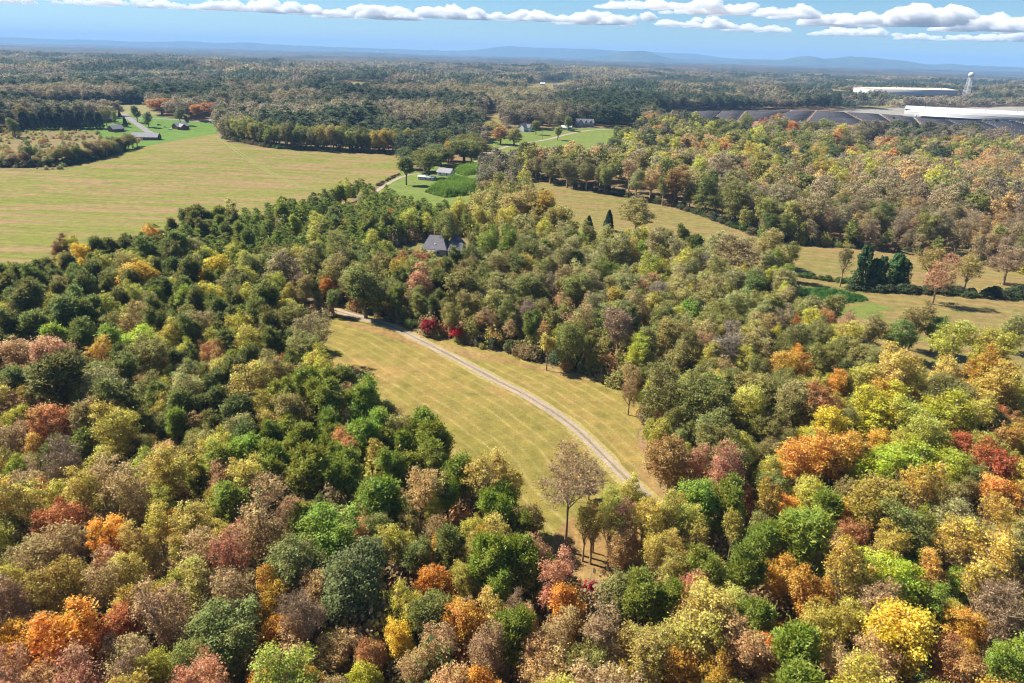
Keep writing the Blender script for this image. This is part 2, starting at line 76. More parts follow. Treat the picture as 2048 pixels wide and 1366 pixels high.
NOTABLE = [(-102.1,118.5,13.5,3.52,'YL'),(-68.4,114.4,20.0,6.76,'OLg'),(-82.5,122.3,6.5,2.5,'OR'),(-90.6,111.3,12.2,2.86,'RO'),(-80.9,100.4,16.2,4.84,'RO'),(-93.9,107.2,13.9,3.71,'OG'),(-88.7,114.8,18.6,4.82,'GR'),(-75.9,91.9,17.9,5.7,'BRo'),(-65.9,105.7,14.4,3.95,'YG'),(-56.6,101.1,17.0,5.23,'YGo'),(-69.8,97.2,15.3,4.41,'GO'),(-43.5,98.4,21.9,6.3,'BR'),(-57.5,115.6,16.0,3.63,'BR'),(-51.9,115.0,17.6,4.35,'SY'),(-58.8,119.4,17.7,4.11,'PB'),(-55.7,122.3,17.8,4.14,'PB'),(-48.8,121.5,17.6,4.06,'PB'),(-39.9,115.2,20.0,4.98,'PB'),(-32.4,115.7,17.9,4.19,'PB'),(-26.5,110.4,16.6,3.68,'PB'),(-36.2,127.9,14.8,4.14,'RU'),(-31.4,97.5,18.2,5.83,'LG'),(-35.8,89.9,19.0,6.27,'LGb'),(-24.4,86.1,20.6,7.05,'OGb'),(-37.5,85.5,14.4,3.94,'GO'),(-34.5,78.3,13.7,3.61,'GOd'),(-41.0,75.0,17.3,5.41,'LGb'),(-43.0,71.2,14.2,3.86,'LGb'),(-63.6,73.9,17.8,5.66,'GO'),(-58.9,77.1,14.2,3.86,'RO'),(-71.6,74.0,13.5,3.49,'GO'),(-49.4,71.2,12.8,3.17,'YG'),(-51.8,69.2,14.9,3.14,'GR'),(-56.6,65.4,19.0,4.63,'PK'),(-52.7,93.0,17.7,4.41,'BR'),(-61.9,88.6,15.9,3.57,'SY'),(-43.0,82.3,18.6,4.84,'BR'),(-51.0,78.1,18.7,4.85,'BR'),(-30.8,86.5,15.1,3.24,'BR'),(-30.5,79.5,16.5,3.87,'GR'),(-19.9,71.4,12.4,2.94,'YL'),(-22.0,80.2,6.2,2.39,'RU'),(-64.3,84.7,15.8,3.54,'BR'),(-81.4,90.8,14.3,3.89,'BRo'),(-76.0,80.7,16.8,3.99,'GR'),(-12.1,90.2,14.0,3.73,'OR'),(-6.9,91.1,12.4,2.94,'YG'),(-9.9,97.0,15.7,3.35,'PD'),(-4.4,101.3,13.7,2.59,'YEs'),(-27.6,124.8,15.9,3.61,'YEs'),(-16.5,112.7,17.7,4.42,'BR'),(-4.5,114.2,20.1,5.5,'SY'),(-24.0,108.4,18.7,4.5,'PB'),(4.0,107.8,13.7,3.59,'OL'),(1.9,92.5,17.1,3.88,'PB'),(6.7,92.5,12.4,2.96,'LG'),(11.4,98.8,5,1.41,'RD'),(14.9,94.7,5,1.55,'RD'),(10.2,84.3,14.6,4.05,'GO'),(-6.1,81.1,14.4,3.96,'GO'),(7.7,76.6,16.4,3.82,'BR'),(-16.0,78.7,11.8,2.66,'YE'),(-19.8,74.3,13.1,3.28,'RU'),(20.9,74.5,16.2,4.87,'YGo'),(28.3,78.1,18.0,5.77,'YGo'),(21.3,89.4,6.5,2.51,'RU'),(18.9,89.0,14.3,3.89,'OL'),(25.7,85.3,15.3,3.18,'PB'),(24.3,115.4,14.3,2.85,'SY'),(14.8,105.3,13.9,2.67,'SY'),(21.8,101.0,13.8,2.62,'PK'),(30.0,106.9,16.0,3.64,'SY'),(35.7,104.0,15.2,3.26,'SY'),(12.1,72.8,14.6,4.07,'OL'),(-2.4,74.6,16.3,3.77,'BR'),(-21.2,74.8,6.0,2.32,'YL'),(17.8,125.2,4.9,3.06,'GRs'),(0.3,114.4,16.2,3.71,'SY'),(-18.0,104.9,12.6,3.04,'OL'),(-14.6,111.4,11.8,2.63,'YG'),(1.4,84.2,13.1,2.34,'GR'),(3.4,82.1,13.4,2.46,'BR'),(38.1,112.1,17.8,5.66,'LG'),(45.2,121.4,19.5,4.8,'PK'),(48.8,118.2,12.6,3.03,'RU'),(54.0,118.4,14.6,4.07,'OG'),(63.5,126.7,19.4,6.44,'GO'),(65.9,129.4,11.8,2.66,'OR'),(60.5,115.9,16.3,4.88,'YG'),(78.1,124.5,18.0,5.75,'YL'),(87.0,127.0,20.2,6.86,'YL'),(91.8,124.2,17.6,5.53,'YL'),(103.6,137.2,15.1,4.29,'RO'),(106.2,128.1,17.3,5.38,'RO'),(99.8,116.8,16.6,5.05,'GO'),(70.8,107.6,22.4,7.93,'OLg'),(62.4,110.0,16.3,3.57,'PB'),(51.6,98.3,20.9,5.36,'PB'),(72.6,102.0,18.3,5.88,'LGb'),(63.8,103.5,14.6,4.07,'RU'),(86.2,108.5,17.1,5.3,'LO'),(40.8,92.3,17.2,3.91,'PB'),(33.7,91.6,16.5,3.67,'PB'),(48.3,94.0,14.6,4.06,'GO'),(50.4,88.2,15.4,4.47,'GO'),(61.1,96.0,13.9,3.71,'YL'),(65.3,91.2,17.4,5.46,'YL'),(74.5,98.2,13.6,3.53,'LG'),(32.4,80.9,18.0,5.76,'YGo'),(59.4,77.5,19.7,6.61,'YE'),(84.3,95.2,21.0,5.91,'YEs'),(78.9,88.8,19.6,5.27,'YEs'),(43.1,88.6,5.4,2.09,'OR'),(39.2,77.1,11.9,2.7,'OR'),(48.9,80.4,16.3,4.91,'OLg'),(74.6,75.3,13.6,3.55,'LG'),(78.6,84.0,17.8,4.44,'GR'),(22.6,76.1,15.5,4.49,'YGo'),(26.0,73.7,14.0,3.74,'GO'),(95.4,119.2,13.9,3.68,'OL'),(42.7,105.2,14.1,2.78,'SY'),(48.6,106.2,13.3,3.4,'OL'),(58.7,100.0,13.0,2.26,'BR'),(54.3,74.6,16.9,4.03,'BR'),(49.1,71.9,16.3,3.76,'BR'),(65.3,74.1,14.0,3.73,'RU'),(-186.5,246.4,12.0,2.75,'RU'),(-136.9,237.1,22.5,8.01,'YE'),(-173.9,267.2,17.0,5.24,'YE'),(-175.5,257.0,16.0,4.73,'YG'),(-166.4,304.7,16.1,4.81,'GO'),(-193.4,281.7,16.8,5.16,'RUd'),(-187.8,281.8,15.9,4.69,'YG'),(-116.6,257.5,17.3,5.4,'YE'),(-131.1,274.7,13.5,3.48,'YE'),(-120.6,242.0,20.4,5.17,'PD'),(-109.1,257.0,15.3,3.21,'PD'),(-137.0,231.9,18.6,4.47,'PD'),(-154.5,239.3,20.2,5.06,'PD'),(-98.0,239.8,17.1,5.31,'YG'),(-117.6,248.3,14.2,3.86,'YE'),(-88.1,247.7,23.9,8.71,'OLb'),(-81.9,261.1,20.4,6.97,'OL'),(-70.9,246.4,13.1,3.3,'OR'),(-81.3,209.5,22.9,6.1,'PD'),(-75.4,217.2,14.3,3.89,'YG'),(-59.6,188.9,20.6,7.03,'LOs'),(-111.0,217.5,18.4,4.4,'PB'),(-119.5,209.6,16.5,4.98,'BRo'),(-95.6,206.8,18.5,4.43,'PD'),(-135.8,192.5,23.5,6.36,'PD'),(-140.1,185.1,21.0,5.39,'PD'),(-136.9,207.0,13.5,3.52,'YG'),(-131.6,179.8,19.0,4.63,'PB'),(-123.6,179.4,18.1,4.26,'PD'),(-114.9,180.3,17.9,4.19,'PB'),(-108.4,180.9,17.5,5.52,'YL'),(-113.6,171.7,16.9,4.06,'YEs'),(-101.7,179.6,14.7,4.08,'YG'),(-89.2,186.5,15.7,4.62,'YG'),(-93.4,177.6,13.9,3.72,'YG'),(-135.5,169.7,19.5,6.5,'RUp'),(-123.6,166.9,21.2,7.33,'RUp'),(-109.4,147.9,24,7.78,'PD'),(-91.2,139.5,21.0,5.39,'PD'),(-82.9,157.0,12.7,3.12,'RU'),(-64.2,149.3,23.0,6.8,'SY'),(-74.4,176.7,16.2,4.84,'YG'),(-52.8,167.2,17.3,5.42,'YG'),(-85.8,161.2,16.3,4.88,'OL'),(-76.1,155.3,16.1,3.5,'PD'),(-102.7,133.7,17.9,5.7,'RU'),(-115.3,138.6,13.8,3.64,'YL'),(-78.0,141.9,18.5,4.4,'PD'),(-42.0,138.2,16.4,3.63,'PB'),(-80.8,242.8,14.4,3.95,'OLb'),(-96.8,196.3,17.9,5.7,'BRo'),(-117.9,195.4,18.3,5.92,'BRo'),(-173.2,219.9,19.0,4.63,'PD'),(-189.9,245.4,14.4,3.93,'YG'),(-152.6,201.6,23.8,6.46,'PD'),(-131.3,213.5,18.7,4.5,'PD'),(-123.2,220.9,17.1,3.9,'PB'),(-128.0,236.3,15.0,3.1,'PD'),(-135.3,281.6,16.0,4.75,'LO'),(-140.2,269.5,18.0,4.23,'PD'),(-167.1,273.2,19.6,4.85,'PD'),(-164.5,278.7,18.7,4.49,'PD'),(-149.8,268.4,20.1,5.05,'PD'),(-84.8,196.6,16.6,5.04,'YG'),(-76.1,202.0,15.5,4.52,'OL'),(-33.0,325.7,22.2,7.83,'OG'),(-67.3,370.1,12.2,2.83,'OR'),(-20.0,316.1,13.7,3.61,'OG'),(-39.4,274.6,15.7,4.6,'RU'),(-44.8,259.7,16.6,5.06,'OLg'),(-34.2,236.7,20.7,7.08,'RUp'),(-53.5,232.1,24,8.88,'OL'),(-17.7,232.7,23.3,8.42,'OL'),(-6.0,229.9,21.4,7.43,'OL'),(4.9,234.3,21.6,7.55,'OG'),(23.2,239.0,20.1,6.8,'OL'),(35.4,230.7,18.0,5.74,'OLg'),(32.8,195.3,22.9,6.75,'GR'),(10.9,191.5,13.1,3.32,'YEt'),(37.3,185.0,16.0,4.77,'YL'),(46.8,239.2,14.1,3.78,'LG'),(1.5,379.2,24,13.27,'OLy'),(15.7,376.9,24,11.32,'OLg'),(22.0,350.6,21.5,7.5,'OL'),(-18.0,355.0,18.1,5.8,'YG'),(-12.1,302.0,19.5,6.51,'LG'),(-3.0,312.5,18.4,5.93,'LG'),(14.6,337.8,17.6,5.54,'YG'),(22.8,318.4,18.6,6.05,'LO'),(26.1,296.7,18.6,6.04,'LO'),(43.1,288.1,22.7,8.12,'LO'),(33.5,278.5,17.2,5.36,'LO'),(38.9,357.9,13.0,3.62,'CE'),(52.4,379.4,12.1,3.36,'CE'),(65.9,366.7,24,12.12,'OLy'),(-68.2,256.8,20.1,6.79,'OL'),(-53.5,267.1,18.3,5.91,'OL'),(47.3,284.6,17.5,5.5,'LO'),(54.0,275.2,15.1,4.29,'LO'),(7.2,298.3,17.1,5.3,'LO'),(13.6,284.1,17.4,5.43,'LO'),(-5.1,266.1,18.7,6.12,'OL'),(20.6,256.7,17.7,5.61,'OLb'),(82.4,331.2,17.1,3.87,'PD'),(82.6,305.1,20.5,5.19,'PD'),(75.1,308.8,16.4,3.62,'PD'),(94.8,281.6,24,11.65,'OLb'),(119.9,316.3,21.0,7.23,'OLy'),(171.5,265.5,23.6,6.37,'PK'),(193.8,281.7,20.3,6.88,'YEp'),(68.0,250.7,17.2,5.33,'LO'),(73.8,243.5,18.9,6.2,'LO'),(90.7,244.4,19.2,6.34,'LGd'),(60.7,221.8,17.8,5.66,'LG'),(91.6,230.1,18.6,6.05,'OL'),(103.9,226.2,19.3,6.4,'OL'),(112.8,228.3,17.6,5.56,'OL'),(97.1,218.2,12.1,2.79,'OR'),(109.9,210.6,16.6,3.68,'PK'),(106.6,219.8,15.3,4.41,'RU'),(119.2,211.3,17.1,5.32,'OL'),(132.2,225.7,5.3,2.03,'OR'),(135.5,215.8,18.9,6.21,'OL'),(126.9,207.7,17.8,5.65,'LGd'),(141.8,213.2,17.0,5.26,'LGd'),(137.8,198.7,20.2,6.85,'YG'),(144.0,189.7,21.8,7.66,'OLg'),(86.3,194.5,18.7,6.11,'OG'),(89.8,180.9,17.7,5.58,'OG'),(115.6,205.9,5.6,2.16,'OR'),(61.7,207.0,5.2,2.0,'OR'),(63.9,185.9,18.9,6.22,'GRo'),(76.3,199.3,18.8,6.13,'YGo'),(86.0,189.1,13.6,3.56,'GO'),(103.1,168.1,23.9,7.24,'SY'),(117.6,183.8,14.5,3.99,'RU'),(121.9,174.2,18.2,5.83,'YGo'),(138.4,182.8,17.8,5.65,'GO'),(129.8,163.3,21.7,7.62,'OLg'),(89.7,169.3,14.7,4.08,'GO'),(76.7,151.3,18.9,6.18,'RU'),(90.0,148.9,21.4,7.45,'YL'),(107.8,147.4,22.0,7.76,'YL'),(76.4,140.7,19.2,6.33,'YE'),(124.8,153.6,13.3,3.41,'RO'),(49.6,154.5,22.3,7.9,'OGy'),(63.9,160.4,18.6,6.04,'OL'),(71.5,210.1,17.5,5.49,'OL'),(63.2,210.6,16.8,5.16,'OLy'),(70.8,223.8,16.2,4.86,'OL'),(62.1,143.6,16.0,4.74,'OG'),(76.0,165.5,15.3,4.39,'OL'),(98.9,177.4,15.6,4.55,'OL'),(107.6,163.5,18.2,4.65,'SY'),(168.8,215.3,17.0,5.24,'OL'),(35.0,126.1,19.4,6.44,'OLr'),(32.2,164.4,13.9,2.67,'BR'),(-102.0,220.2,17.5,5.49,'YG'),(46.6,150.7,22.8,8.15,'OG'),(39.3,157.0,21.9,7.69,'OG'),(71.8,151.7,21.1,7.28,'OL'),(119.2,429.1,29.9,9.48,'OG'),(129.5,402.6,29.7,9.39,'OG'),(155.9,403.0,30.9,9.97,'OLb'),(160.7,370.2,31,10.05,'OLb'),(152.2,372.0,25.0,7.16,'OL'),(105.5,454.3,31,10.74,'OLr'),(92.9,475.5,25,8.59,'BR'),(98.0,457.9,22.8,6.12,'OG'),(82.1,471.8,24.1,6.71,'LO'),(82.2,504.4,25,8.14,'BR'),(133.6,516.9,27.8,8.5,'YG'),(163.6,525.8,25,9.74,'BR'),(178.6,529.6,25,9.88,'BR'),(134.9,562.8,27.2,8.18,'YG'),(115.3,552.8,26.8,7.98,'YG'),(191.0,555.6,31,10.37,'YG'),(206.2,556.8,28.7,8.91,'YG'),(171.1,643.7,22.3,5.87,'GO'),(178.7,635.3,24.7,6.98,'YG'),(208.1,631.0,26.0,7.62,'YG'),(214.2,674.0,27.0,8.1,'OLy'),(236.1,687.6,27.5,8.32,'OG'),(215.9,753.7,27.4,8.28,'OG'),(195.5,734.9,29.7,9.37,'OL'),(245.3,812.1,31,11.19,'OG'),(276.5,868.8,31,12.02,'OG'),(303.6,890.6,25.6,7.44,'RU'),(337.9,942.8,30.3,9.68,'RU'),(318.7,865.3,28.7,8.92,'OG'),(322.5,835.8,29.8,9.45,'RO'),(274.0,713.5,27.0,8.07,'RU'),(350.6,860.1,31,12.24,'OG'),(385.2,897.1,31,12.87,'OG'),(368.7,810.1,31,10.17,'YG'),(291.3,714.5,30.0,9.51,'OG'),(315.5,727.5,27.6,8.37,'OG'),(268.7,627.7,29.0,9.02,'YG'),(279.5,620.4,31,10.79,'OGd'),(139.2,742.7,26.8,7.98,'OG'),(164.5,773.5,26.1,7.66,'OGd'),(106.2,743.1,26.7,7.93,'OGd'),(121.5,783.6,18.8,4.19,'OGd'),(150.0,867.2,11.9,2.71,'OGd'),(86.1,643.6,26.8,8.02,'OGd'),(100.2,647.0,23.3,6.35,'OL'),(166.2,714.3,24.9,7.11,'OGd'),(128.4,631.0,24.3,6.82,'OG'),(145.1,648.6,24.8,7.03,'YG'),(95.8,528.2,26.9,8.07,'OL'),(229.6,566.2,25,10.79,'BR'),(229.5,520.2,31,11.04,'YG'),(218.3,472.1,27.4,8.28,'YG'),(200.6,489.8,25,10.3,'BR'),(181.4,496.7,25,9.36,'BR'),(196.8,419.1,23.8,6.58,'OL'),(64.5,495.8,22.1,5.76,'OL'),(62.8,489.9,22.4,5.91,'OG'),(-80.3,502.9,24,7.22,'PD'),(-67.7,536.3,24,12.43,'OG'),(-61.0,622.3,20.9,7.18,'GO'),(-49.9,676.2,24,14.94,'OG'),(-40.2,617.1,24,9.83,'OG'),(-71.5,730.3,20.7,7.11,'YL'),(-97.3,689.8,24,13.51,'OG'),(-78.9,695.8,22.5,8.02,'OG'),(-18.6,775.6,24,10.93,'OLr'),(-3.9,768.1,24,10.82,'OL'),(46.6,823.4,18.8,6.17,'OL'),(22.2,871.8,20.3,6.91,'OG'),(64.9,920.9,20.3,6.9,'OG'),(-4.3,626.6,13.7,3.6,'OGd'),(3.4,637.6,12.7,3.1,'OGd'),(-49.8,841.3,15.4,4.45,'OGd'),(-75.3,813.1,19.4,6.47,'OG'),(-88.1,835.2,16.8,5.17,'OG'),(-58.1,868.5,24,13.02,'OLr'),(-66.2,988.7,24,13.06,'OL'),(-17.6,491.0,16.6,3.93,'BR'),(-0.8,532.2,2.0,1.42,'SH'),(25.6,524.8,24,8.98,'OGo'),(37.4,509.7,24,10.61,'OGo'),(15.0,538.3,19.9,6.72,'OGo'),(50.8,501.0,24,8.92,'OGo'),(62.1,513.8,20.3,6.88,'OGo'),(11.6,547.5,17.1,5.32,'OGo'),(64.2,579.1,19.9,6.7,'OL'),(-464.8,868.0,20.2,6.85,'OGd'),(-436.1,837.3,19.6,6.57,'OGd'),(-479.3,961.0,24,19.09,'RU'),(-414.7,924.1,24,11.75,'RU'),(-412.1,957.9,24,12.09,'RU'),(-415.6,874.5,23.0,8.24,'OGd'),(-406.4,872.2,13.9,3.72,'OGd'),(-376.0,899.7,24,11.31,'OG'),(-570.3,854.6,14,4.77,'CE'),(-523.6,823.9,20.1,6.8,'OL'),(-520.0,837.1,14,6.86,'CE'),(-504.9,839.3,14,6.82,'CE'),(-475.2,819.4,22.6,8.06,'OG'),(-479.6,845.1,15.5,4.51,'OG'),(-507.3,907.1,8.7,2.41,'CE'),(-457.4,826.0,11.8,3.29,'CE'),(-676.5,966.6,24,10.94,'OLg'),(-548.3,789.6,24,11.15,'OL'),(-510.6,715.3,21.5,7.48,'OG'),(-541.2,768.6,4.1,2.91,'SH'),(-463.2,844.5,2.6,1.86,'SH'),(11.6,108.2,26,7.24,'LN'),(-28.6,216.7,6.5,3.46,'RD'),(-18.7,212.1,5.5,2.71,'RD'),(142.5,285.9,21,4.13,'TN'),(152.1,288.1,18.5,3.71,'IV'),(156.9,287.1,13,3.23,'IV'),(159.8,287.4,14,3.0,'IV'),(167.7,289.5,15,4.06,'IV'),(169.7,288.2,13,3.55,'IV'),(183.8,292.3,20,7.06,'YEp'),(219.8,295.1,20,8.33,'GR'),(34.4,173.3,13,3.34,'BR'),(-91.6,582.7,20,11.37,'OGd'),(-75.5,571.3,23,16.24,'OG'),(-64.4,590.6,21,13.21,'OG'),(-47.4,624.9,25,19.48,'OG'),(-37.2,657.6,23,16.07,'OG'),(-59.9,639.4,17,11.4,'GO'),(-46.6,692.2,22,15.38,'OGd'),(-71.8,610.8,22,13.66,'OGd'),(-30.6,858.9,15,15.83,'OL'),(20.3,111.1,13,3.7,'YG'),(26.4,114.4,12,3.47,'YG'),(17.0,107.9,12,2.59,'SY'),(16.2,104.6,15,3.05,'SY'),(19.4,103.1,17,3.24,'SY'),(22.2,104.3,16,3.07,'PK'),(25.0,102.6,17,3.56,'SY'),(28.6,106.5,15,3.44,'SY'),(32.2,110.0,14,3.2,'SY'),(33.5,106.2,16,3.46,'YG'),(28.2,112.9,10,2.48,'SY'),(38.9,115.0,15,3.87,'YG'),(20.3,99.1,14,2.98,'BR')]
ROWS = {'left_cedars': [(-534.7,766.4),(-498.9,783.9)],'right_cedars': [(-497.9,788.7),(-473.7,802.0)],'far_hedge': [(-714.0,1040.1),(-603.5,1163.6)],'ditch_hedge': [(146.0,283.4),(165.7,279.6),(186.6,278.6),(216.7,276.4),(236.5,274.0)],'ditch_shrubs': [(123.1,303.5),(134.8,299.1),(148.0,292.8)],'row_front': [(-310.2,742.1),(-242.3,660.7),(-194.4,657.5),(-149.5,666.3),(-111.2,664.9)],'thicket_left': [(-388.4,519.6),(-365.3,518.9),(-345.1,528.9),(-343.8,566.6),(-357.4,629.1)],'wood_edge': [(7.6,563.3),(18.3,537.8),(40.0,513.1),(70.3,488.1),(100.3,459.5),(117.0,431.4),(127.0,399.6),(140.1,368.6),(154.7,363.6),(179.7,358.7),(202.2,350.4),(223.0,341.3),(244.4,317.1),(250.3,307.9)],'belt_edge': [(-10.6,208.4),(-0.5,204.2),(9.1,198.5),(21.3,191.8),(31.9,183.4)],'lane_hedge': [(-96.6,496.9),(-94.4,519.5),(-90.6,552.5)]}
OUTLINES2 = {'kudzu_near': [(-63.1,475.1),(-59.3,502.0),(-48.5,523.6),(-31.1,519.0),(-24.9,506.7),(-25.6,486.2),(-34.7,466.1),(-47.4,457.2)],'kudzu_far': [(-52.6,569.1),(-46.5,596.4),(-32.0,604.5),(-18.6,593.8),(-7.5,566.6),(-13.2,552.8),(-29.8,563.8),(-41.1,551.7)],'green_weeds': [(116.9,278.1),(131.9,280.8),(146.0,274.0),(147.8,269.0),(137.2,263.8),(125.6,265.3),(117.0,269.6)],'dry_grass': [(31.1,140.8),(35.8,134.1),(40.0,124.4),(38.3,112.6),(30.0,106.3),(21.4,100.5),(14.6,97.6),(10.2,100.0),(8.7,109.8),(11.0,114.6),(17.6,119.8),(25.2,128.3)],'dry_edge': [(-60.5,229.6),(-38.9,218.7),(-23.9,208.3),(-2.1,200.1),(13.6,192.8),(24.0,187.4),(23.8,184.6),(13.5,189.2),(-2.0,195.5),(-23.3,202.6),(-37.9,212.5),(-57.6,224.9)],'bright_grass': [(130.6,265.1),(147.5,268.4),(149.5,261.8),(138.6,249.4),(131.5,251.1)]}
SPOTS = {'ranch_a': (-398.5,723.9),'ranch_b': (-372.5,728.8),'h2': (-448.5,789.5),'h3': (-400.0,840.9),'h3b': (-419.3,854.4),'h4': (-499.4,855.6),'shed_white': (-700.2,1056.0),'garage': (-387.9,911.1),'main': (-34.6,318.8),'white_house': (-56.3,552.3),'long_shed': (-68.4,528.0),'container': (-15.8,650.0),'barn': (4.6,634.5),'h_a': (-35.3,885.0),'h_b': (8.4,900.9),'h_big': (91.4,980.2),'h_c': (63.6,930.7),'pole_a': (-29.8,680.9),'pole_b': (-3.1,761.2),'pole_c': (29.1,828.8),'pole_d': (-3.0,896.8),'wh1_a': (748.7,1402.2),'wh1_b': (918.7,1307.5),'wh2_a': (977.3,1992.4),'wh2_b': (1245.3,2073.7),'tower': (1299.0,2121.0),'tower_far': (-2071.6,10780.9),'car_a': (-433.0,855.5),'car_b': (-420.2,843.7),'car_c': (-406.0,827.1),'car_d': (-489.8,861.0),'car_e': (-441.2,797.9),'hs_1': (-284.4,1733.5),'hs_2': (-296.4,1665.9),'hs_3': (74.3,2313.9),'hs_4': (111.6,2261.5),'hs_5': (74.1,1722.0),'hs_6': (156.3,1857.0),'hs_7': (-1323.9,2499.4),'hs_8': (-1262.3,2462.0),'hs_9': (2345.6,7041.5),'hs_10': (1028.5,3758.1),'hs_11': (-266.2,1732.0),'hs_12': (143.1,2268.6),'wh3_a': (1832.0,5670.4),'yard_trees_a': (681.3,1300.6),'yard_trees_b': (889.7,1275.4)}
SOLAR = [[(252.6,1292.3),(327.1,1348.1),(291.4,1262.7),(230.0,1225.1)],[(228.1,1219.4),(288.3,1255.3),(251.9,1162.7),(205.4,1150.4)],[(333.7,1352.3),(389.0,1382.8),(354.8,1288.3),(297.3,1265.8)],[(294.2,1258.3),(351.9,1280.1),(315.8,1176.7),(257.1,1164.1)],[(394.0,1385.0),(437.6,1399.1),(398.7,1291.2),(359.6,1289.4)],[(356.7,1281.1),(395.5,1282.1),(355.9,1170.2),(320.5,1176.6)],[(443.8,1400.4),(529.0,1404.9),(463.1,1283.3),(403.5,1290.9)],[(400.1,1281.8),(458.0,1274.0),(397.7,1161.9),(359.5,1169.4)],[(535.5,1404.9),(576.5,1403.7),(513.9,1270.4),(468.3,1282.2)],[(463.1,1272.8),(509.3,1260.7),(456.9,1150.1),(402.1,1160.7)],[(580.7,1402.9),(627.5,1392.3),(594.1,1267.6),(519.6,1269.3)],[(515.1,1259.6),(591.8,1258.6),(567.6,1158.7),(464.3,1149.8)],[(633.1,1392.4),(702.1,1406.7),(650.0,1264.5),(600.7,1268.1)],[(598.5,1259.1),(646.3,1254.2),(606.3,1140.5),(574.9,1158.7)],[(709.2,1408.8),(775.4,1423.4),(701.2,1263.6),(654.8,1264.4)],[(651.0,1253.9),(695.9,1252.1),(641.8,1132.1),(609.4,1139.1)],[(781.5,1424.2),(833.3,1419.9),(744.7,1222.3),(705.8,1262.2)],[(700.4,1250.6),(738.5,1208.2),(679.1,1068.1),(645.4,1129.4)],[(837.9,1418.3),(880.7,1393.7),(747.1,1120.2),(746.3,1214.9)],[(740.0,1200.5),(739.6,1103.9),(670.4,946.4),(679.9,1058.7)],[(883.8,1389.4),(910.8,1338.3),(765.3,1031.3),(747.6,1111.1)],[(740.1,1094.7),(758.5,1014.8),(698.1,856.2),(670.9,936.5)],[(914.0,1333.4),(967.3,1302.4),(804.1,981.1),(768.0,1025.3)],[(761.2,1008.9),(796.7,964.1),(729.2,800.0),(701.3,850.4)]]
ANCHORS = [((-153.7,202.6),{'PD': 6,'YG': 2,'YE': 1,'OL': 2}),((-121.7,214.9),{'PD': 5,'YG': 3,'YE': 2,'OL': 2}),((-94.9,233.4),{'YG': 3,'OL': 3,'PD': 3,'YE': 1}),((-161.5,308.5),{'PD': 5,'PM': 4,'OL': 1}),((-138.8,321.1),{'PM': 9,'PB': 1}),((-73.0,351.5),{'PM': 8,'YG': 1,'PD': 1}),((-93.5,289.3),{'PM': 7,'YG': 1,'OL': 1}),((-49.9,243.5),{'OL': 5,'OG': 3,'RU': 1}),((-24.0,245.8),{'OL': 3,'PD': 2,'OG': 3}),((19.0,377.4),{'OLy': 5,'YG': 2,'OL': 2}),((49.2,296.6),{'LO': 6,'YG': 2,'OL': 2,'LG': 1}),((74.2,226.0),{'LO': 4,'YG': 2,'OL': 2,'GRo': 1}),((21.0,216.7),{'OG': 3,'OL': 4,'BR': 2}),((68.3,179.0),{'OL': 4,'YG': 3,'OG': 2,'BR': 1}),((116.7,189.5),{'OL': 4,'YG': 3,'OG': 2,'RU': 1}),((111.4,144.1),{'YG': 4,'GO': 2,'OG': 2,'OLg': 2}),((71.2,121.1),{'YG': 4,'YL': 2,'GO': 2,'OL': 3}),((44.6,140.4),{'OG': 4,'OL': 3,'YG': 2}),((39.7,86.7),{'PB': 3,'YGo': 3,'GO': 2,'SY': 2}),((74.9,91.6),{'GO': 3,'YG': 3,'LG': 2,'YEs': 2}),((53.5,73.3),{'GO': 2,'YE': 1,'BR': 2,'YG': 2,'OLg': 2}),((21.7,76.8),{'GO': 2,'OL': 2,'BR': 2,'YGo': 2}),((3.1,76.1),{'GO': 2,'BR': 3,'YG': 2,'OL': 2,'LGd': 1}),((-1.1,94.7),{'PB': 3,'SY': 3,'BR': 2,'OL': 1}),((-26.9,116.3),{'PB': 4,'BR': 2,'SY': 2,'YG': 1}),((-48.6,120.7),{'PB': 4,'BR': 2,'SY': 2}),((-70.7,123.5),{'PD': 2,'BR': 2,'OL': 3,'OLy': 2,'YG': 2}),((-110.0,143.8),{'RU': 1,'BR': 2,'OL': 3,'PD': 2,'YEs': 1,'LO': 1}),((-90.1,105.0),{'BR': 3,'GR': 1,'SY': 2,'YG': 2,'OL': 2}),((-63.2,89.7),{'SY': 3,'BR': 3,'GO': 1,'YG': 2,'OLg': 1}),((-44.2,83.5),{'BR': 4,'GR': 1,'SY': 2,'OLg': 2}),((-25.4,87.6),{'OG': 3,'BR': 3,'YG': 2,'LGb': 1}),((-64.4,71.9),{'GO': 2,'BR': 3,'YG': 2,'OLg': 2}),((-49.6,70.7),{'BR': 4,'PK': 2,'GR': 1,'OLg': 2,'YG': 1}),((-29.0,72.3),{'BR': 3,'GO': 2,'OG': 1,'YG': 2}),((19.1,96.9),{'SY': 5,'PK': 2}),((278.2,767.6),{'OG': 5,'RU': 1,'YG': 2,'OL': 2}),((149.9,573.0),{'YG': 2,'BR': 4,'OL': 2,'LO': 2,'BRf': 2}),((302.6,551.1),{'YG': 2,'BR': 4,'OG': 1,'BRf': 3,'LO': 1}),((258.0,382.5),{'BRf': 5,'BR': 3,'OLb': 3}),((131.6,382.0),{'OG': 5,'OGd': 2,'OL': 2,'BRf': 2}),((60.5,504.0),{'OL': 4,'OG': 3,'BR': 2}),((185.0,376.0),{'OLb': 4,'OG': 3,'BRf': 3}),((-175.6,742.1),{'OLg': 4,'OG': 5,'OL': 2}),((-322.0,1057.9),{'OG': 5,'OL': 3,'RUp': 2}),((-511.6,873.8),{'OG': 4,'OL': 4,'BR': 2}),((80.2,1015.5),{'BRf': 4,'OLb': 2,'OGd': 1}),((707.3,1677.2),{'BRf': 5,'OGd': 3,'OLb': 2})]
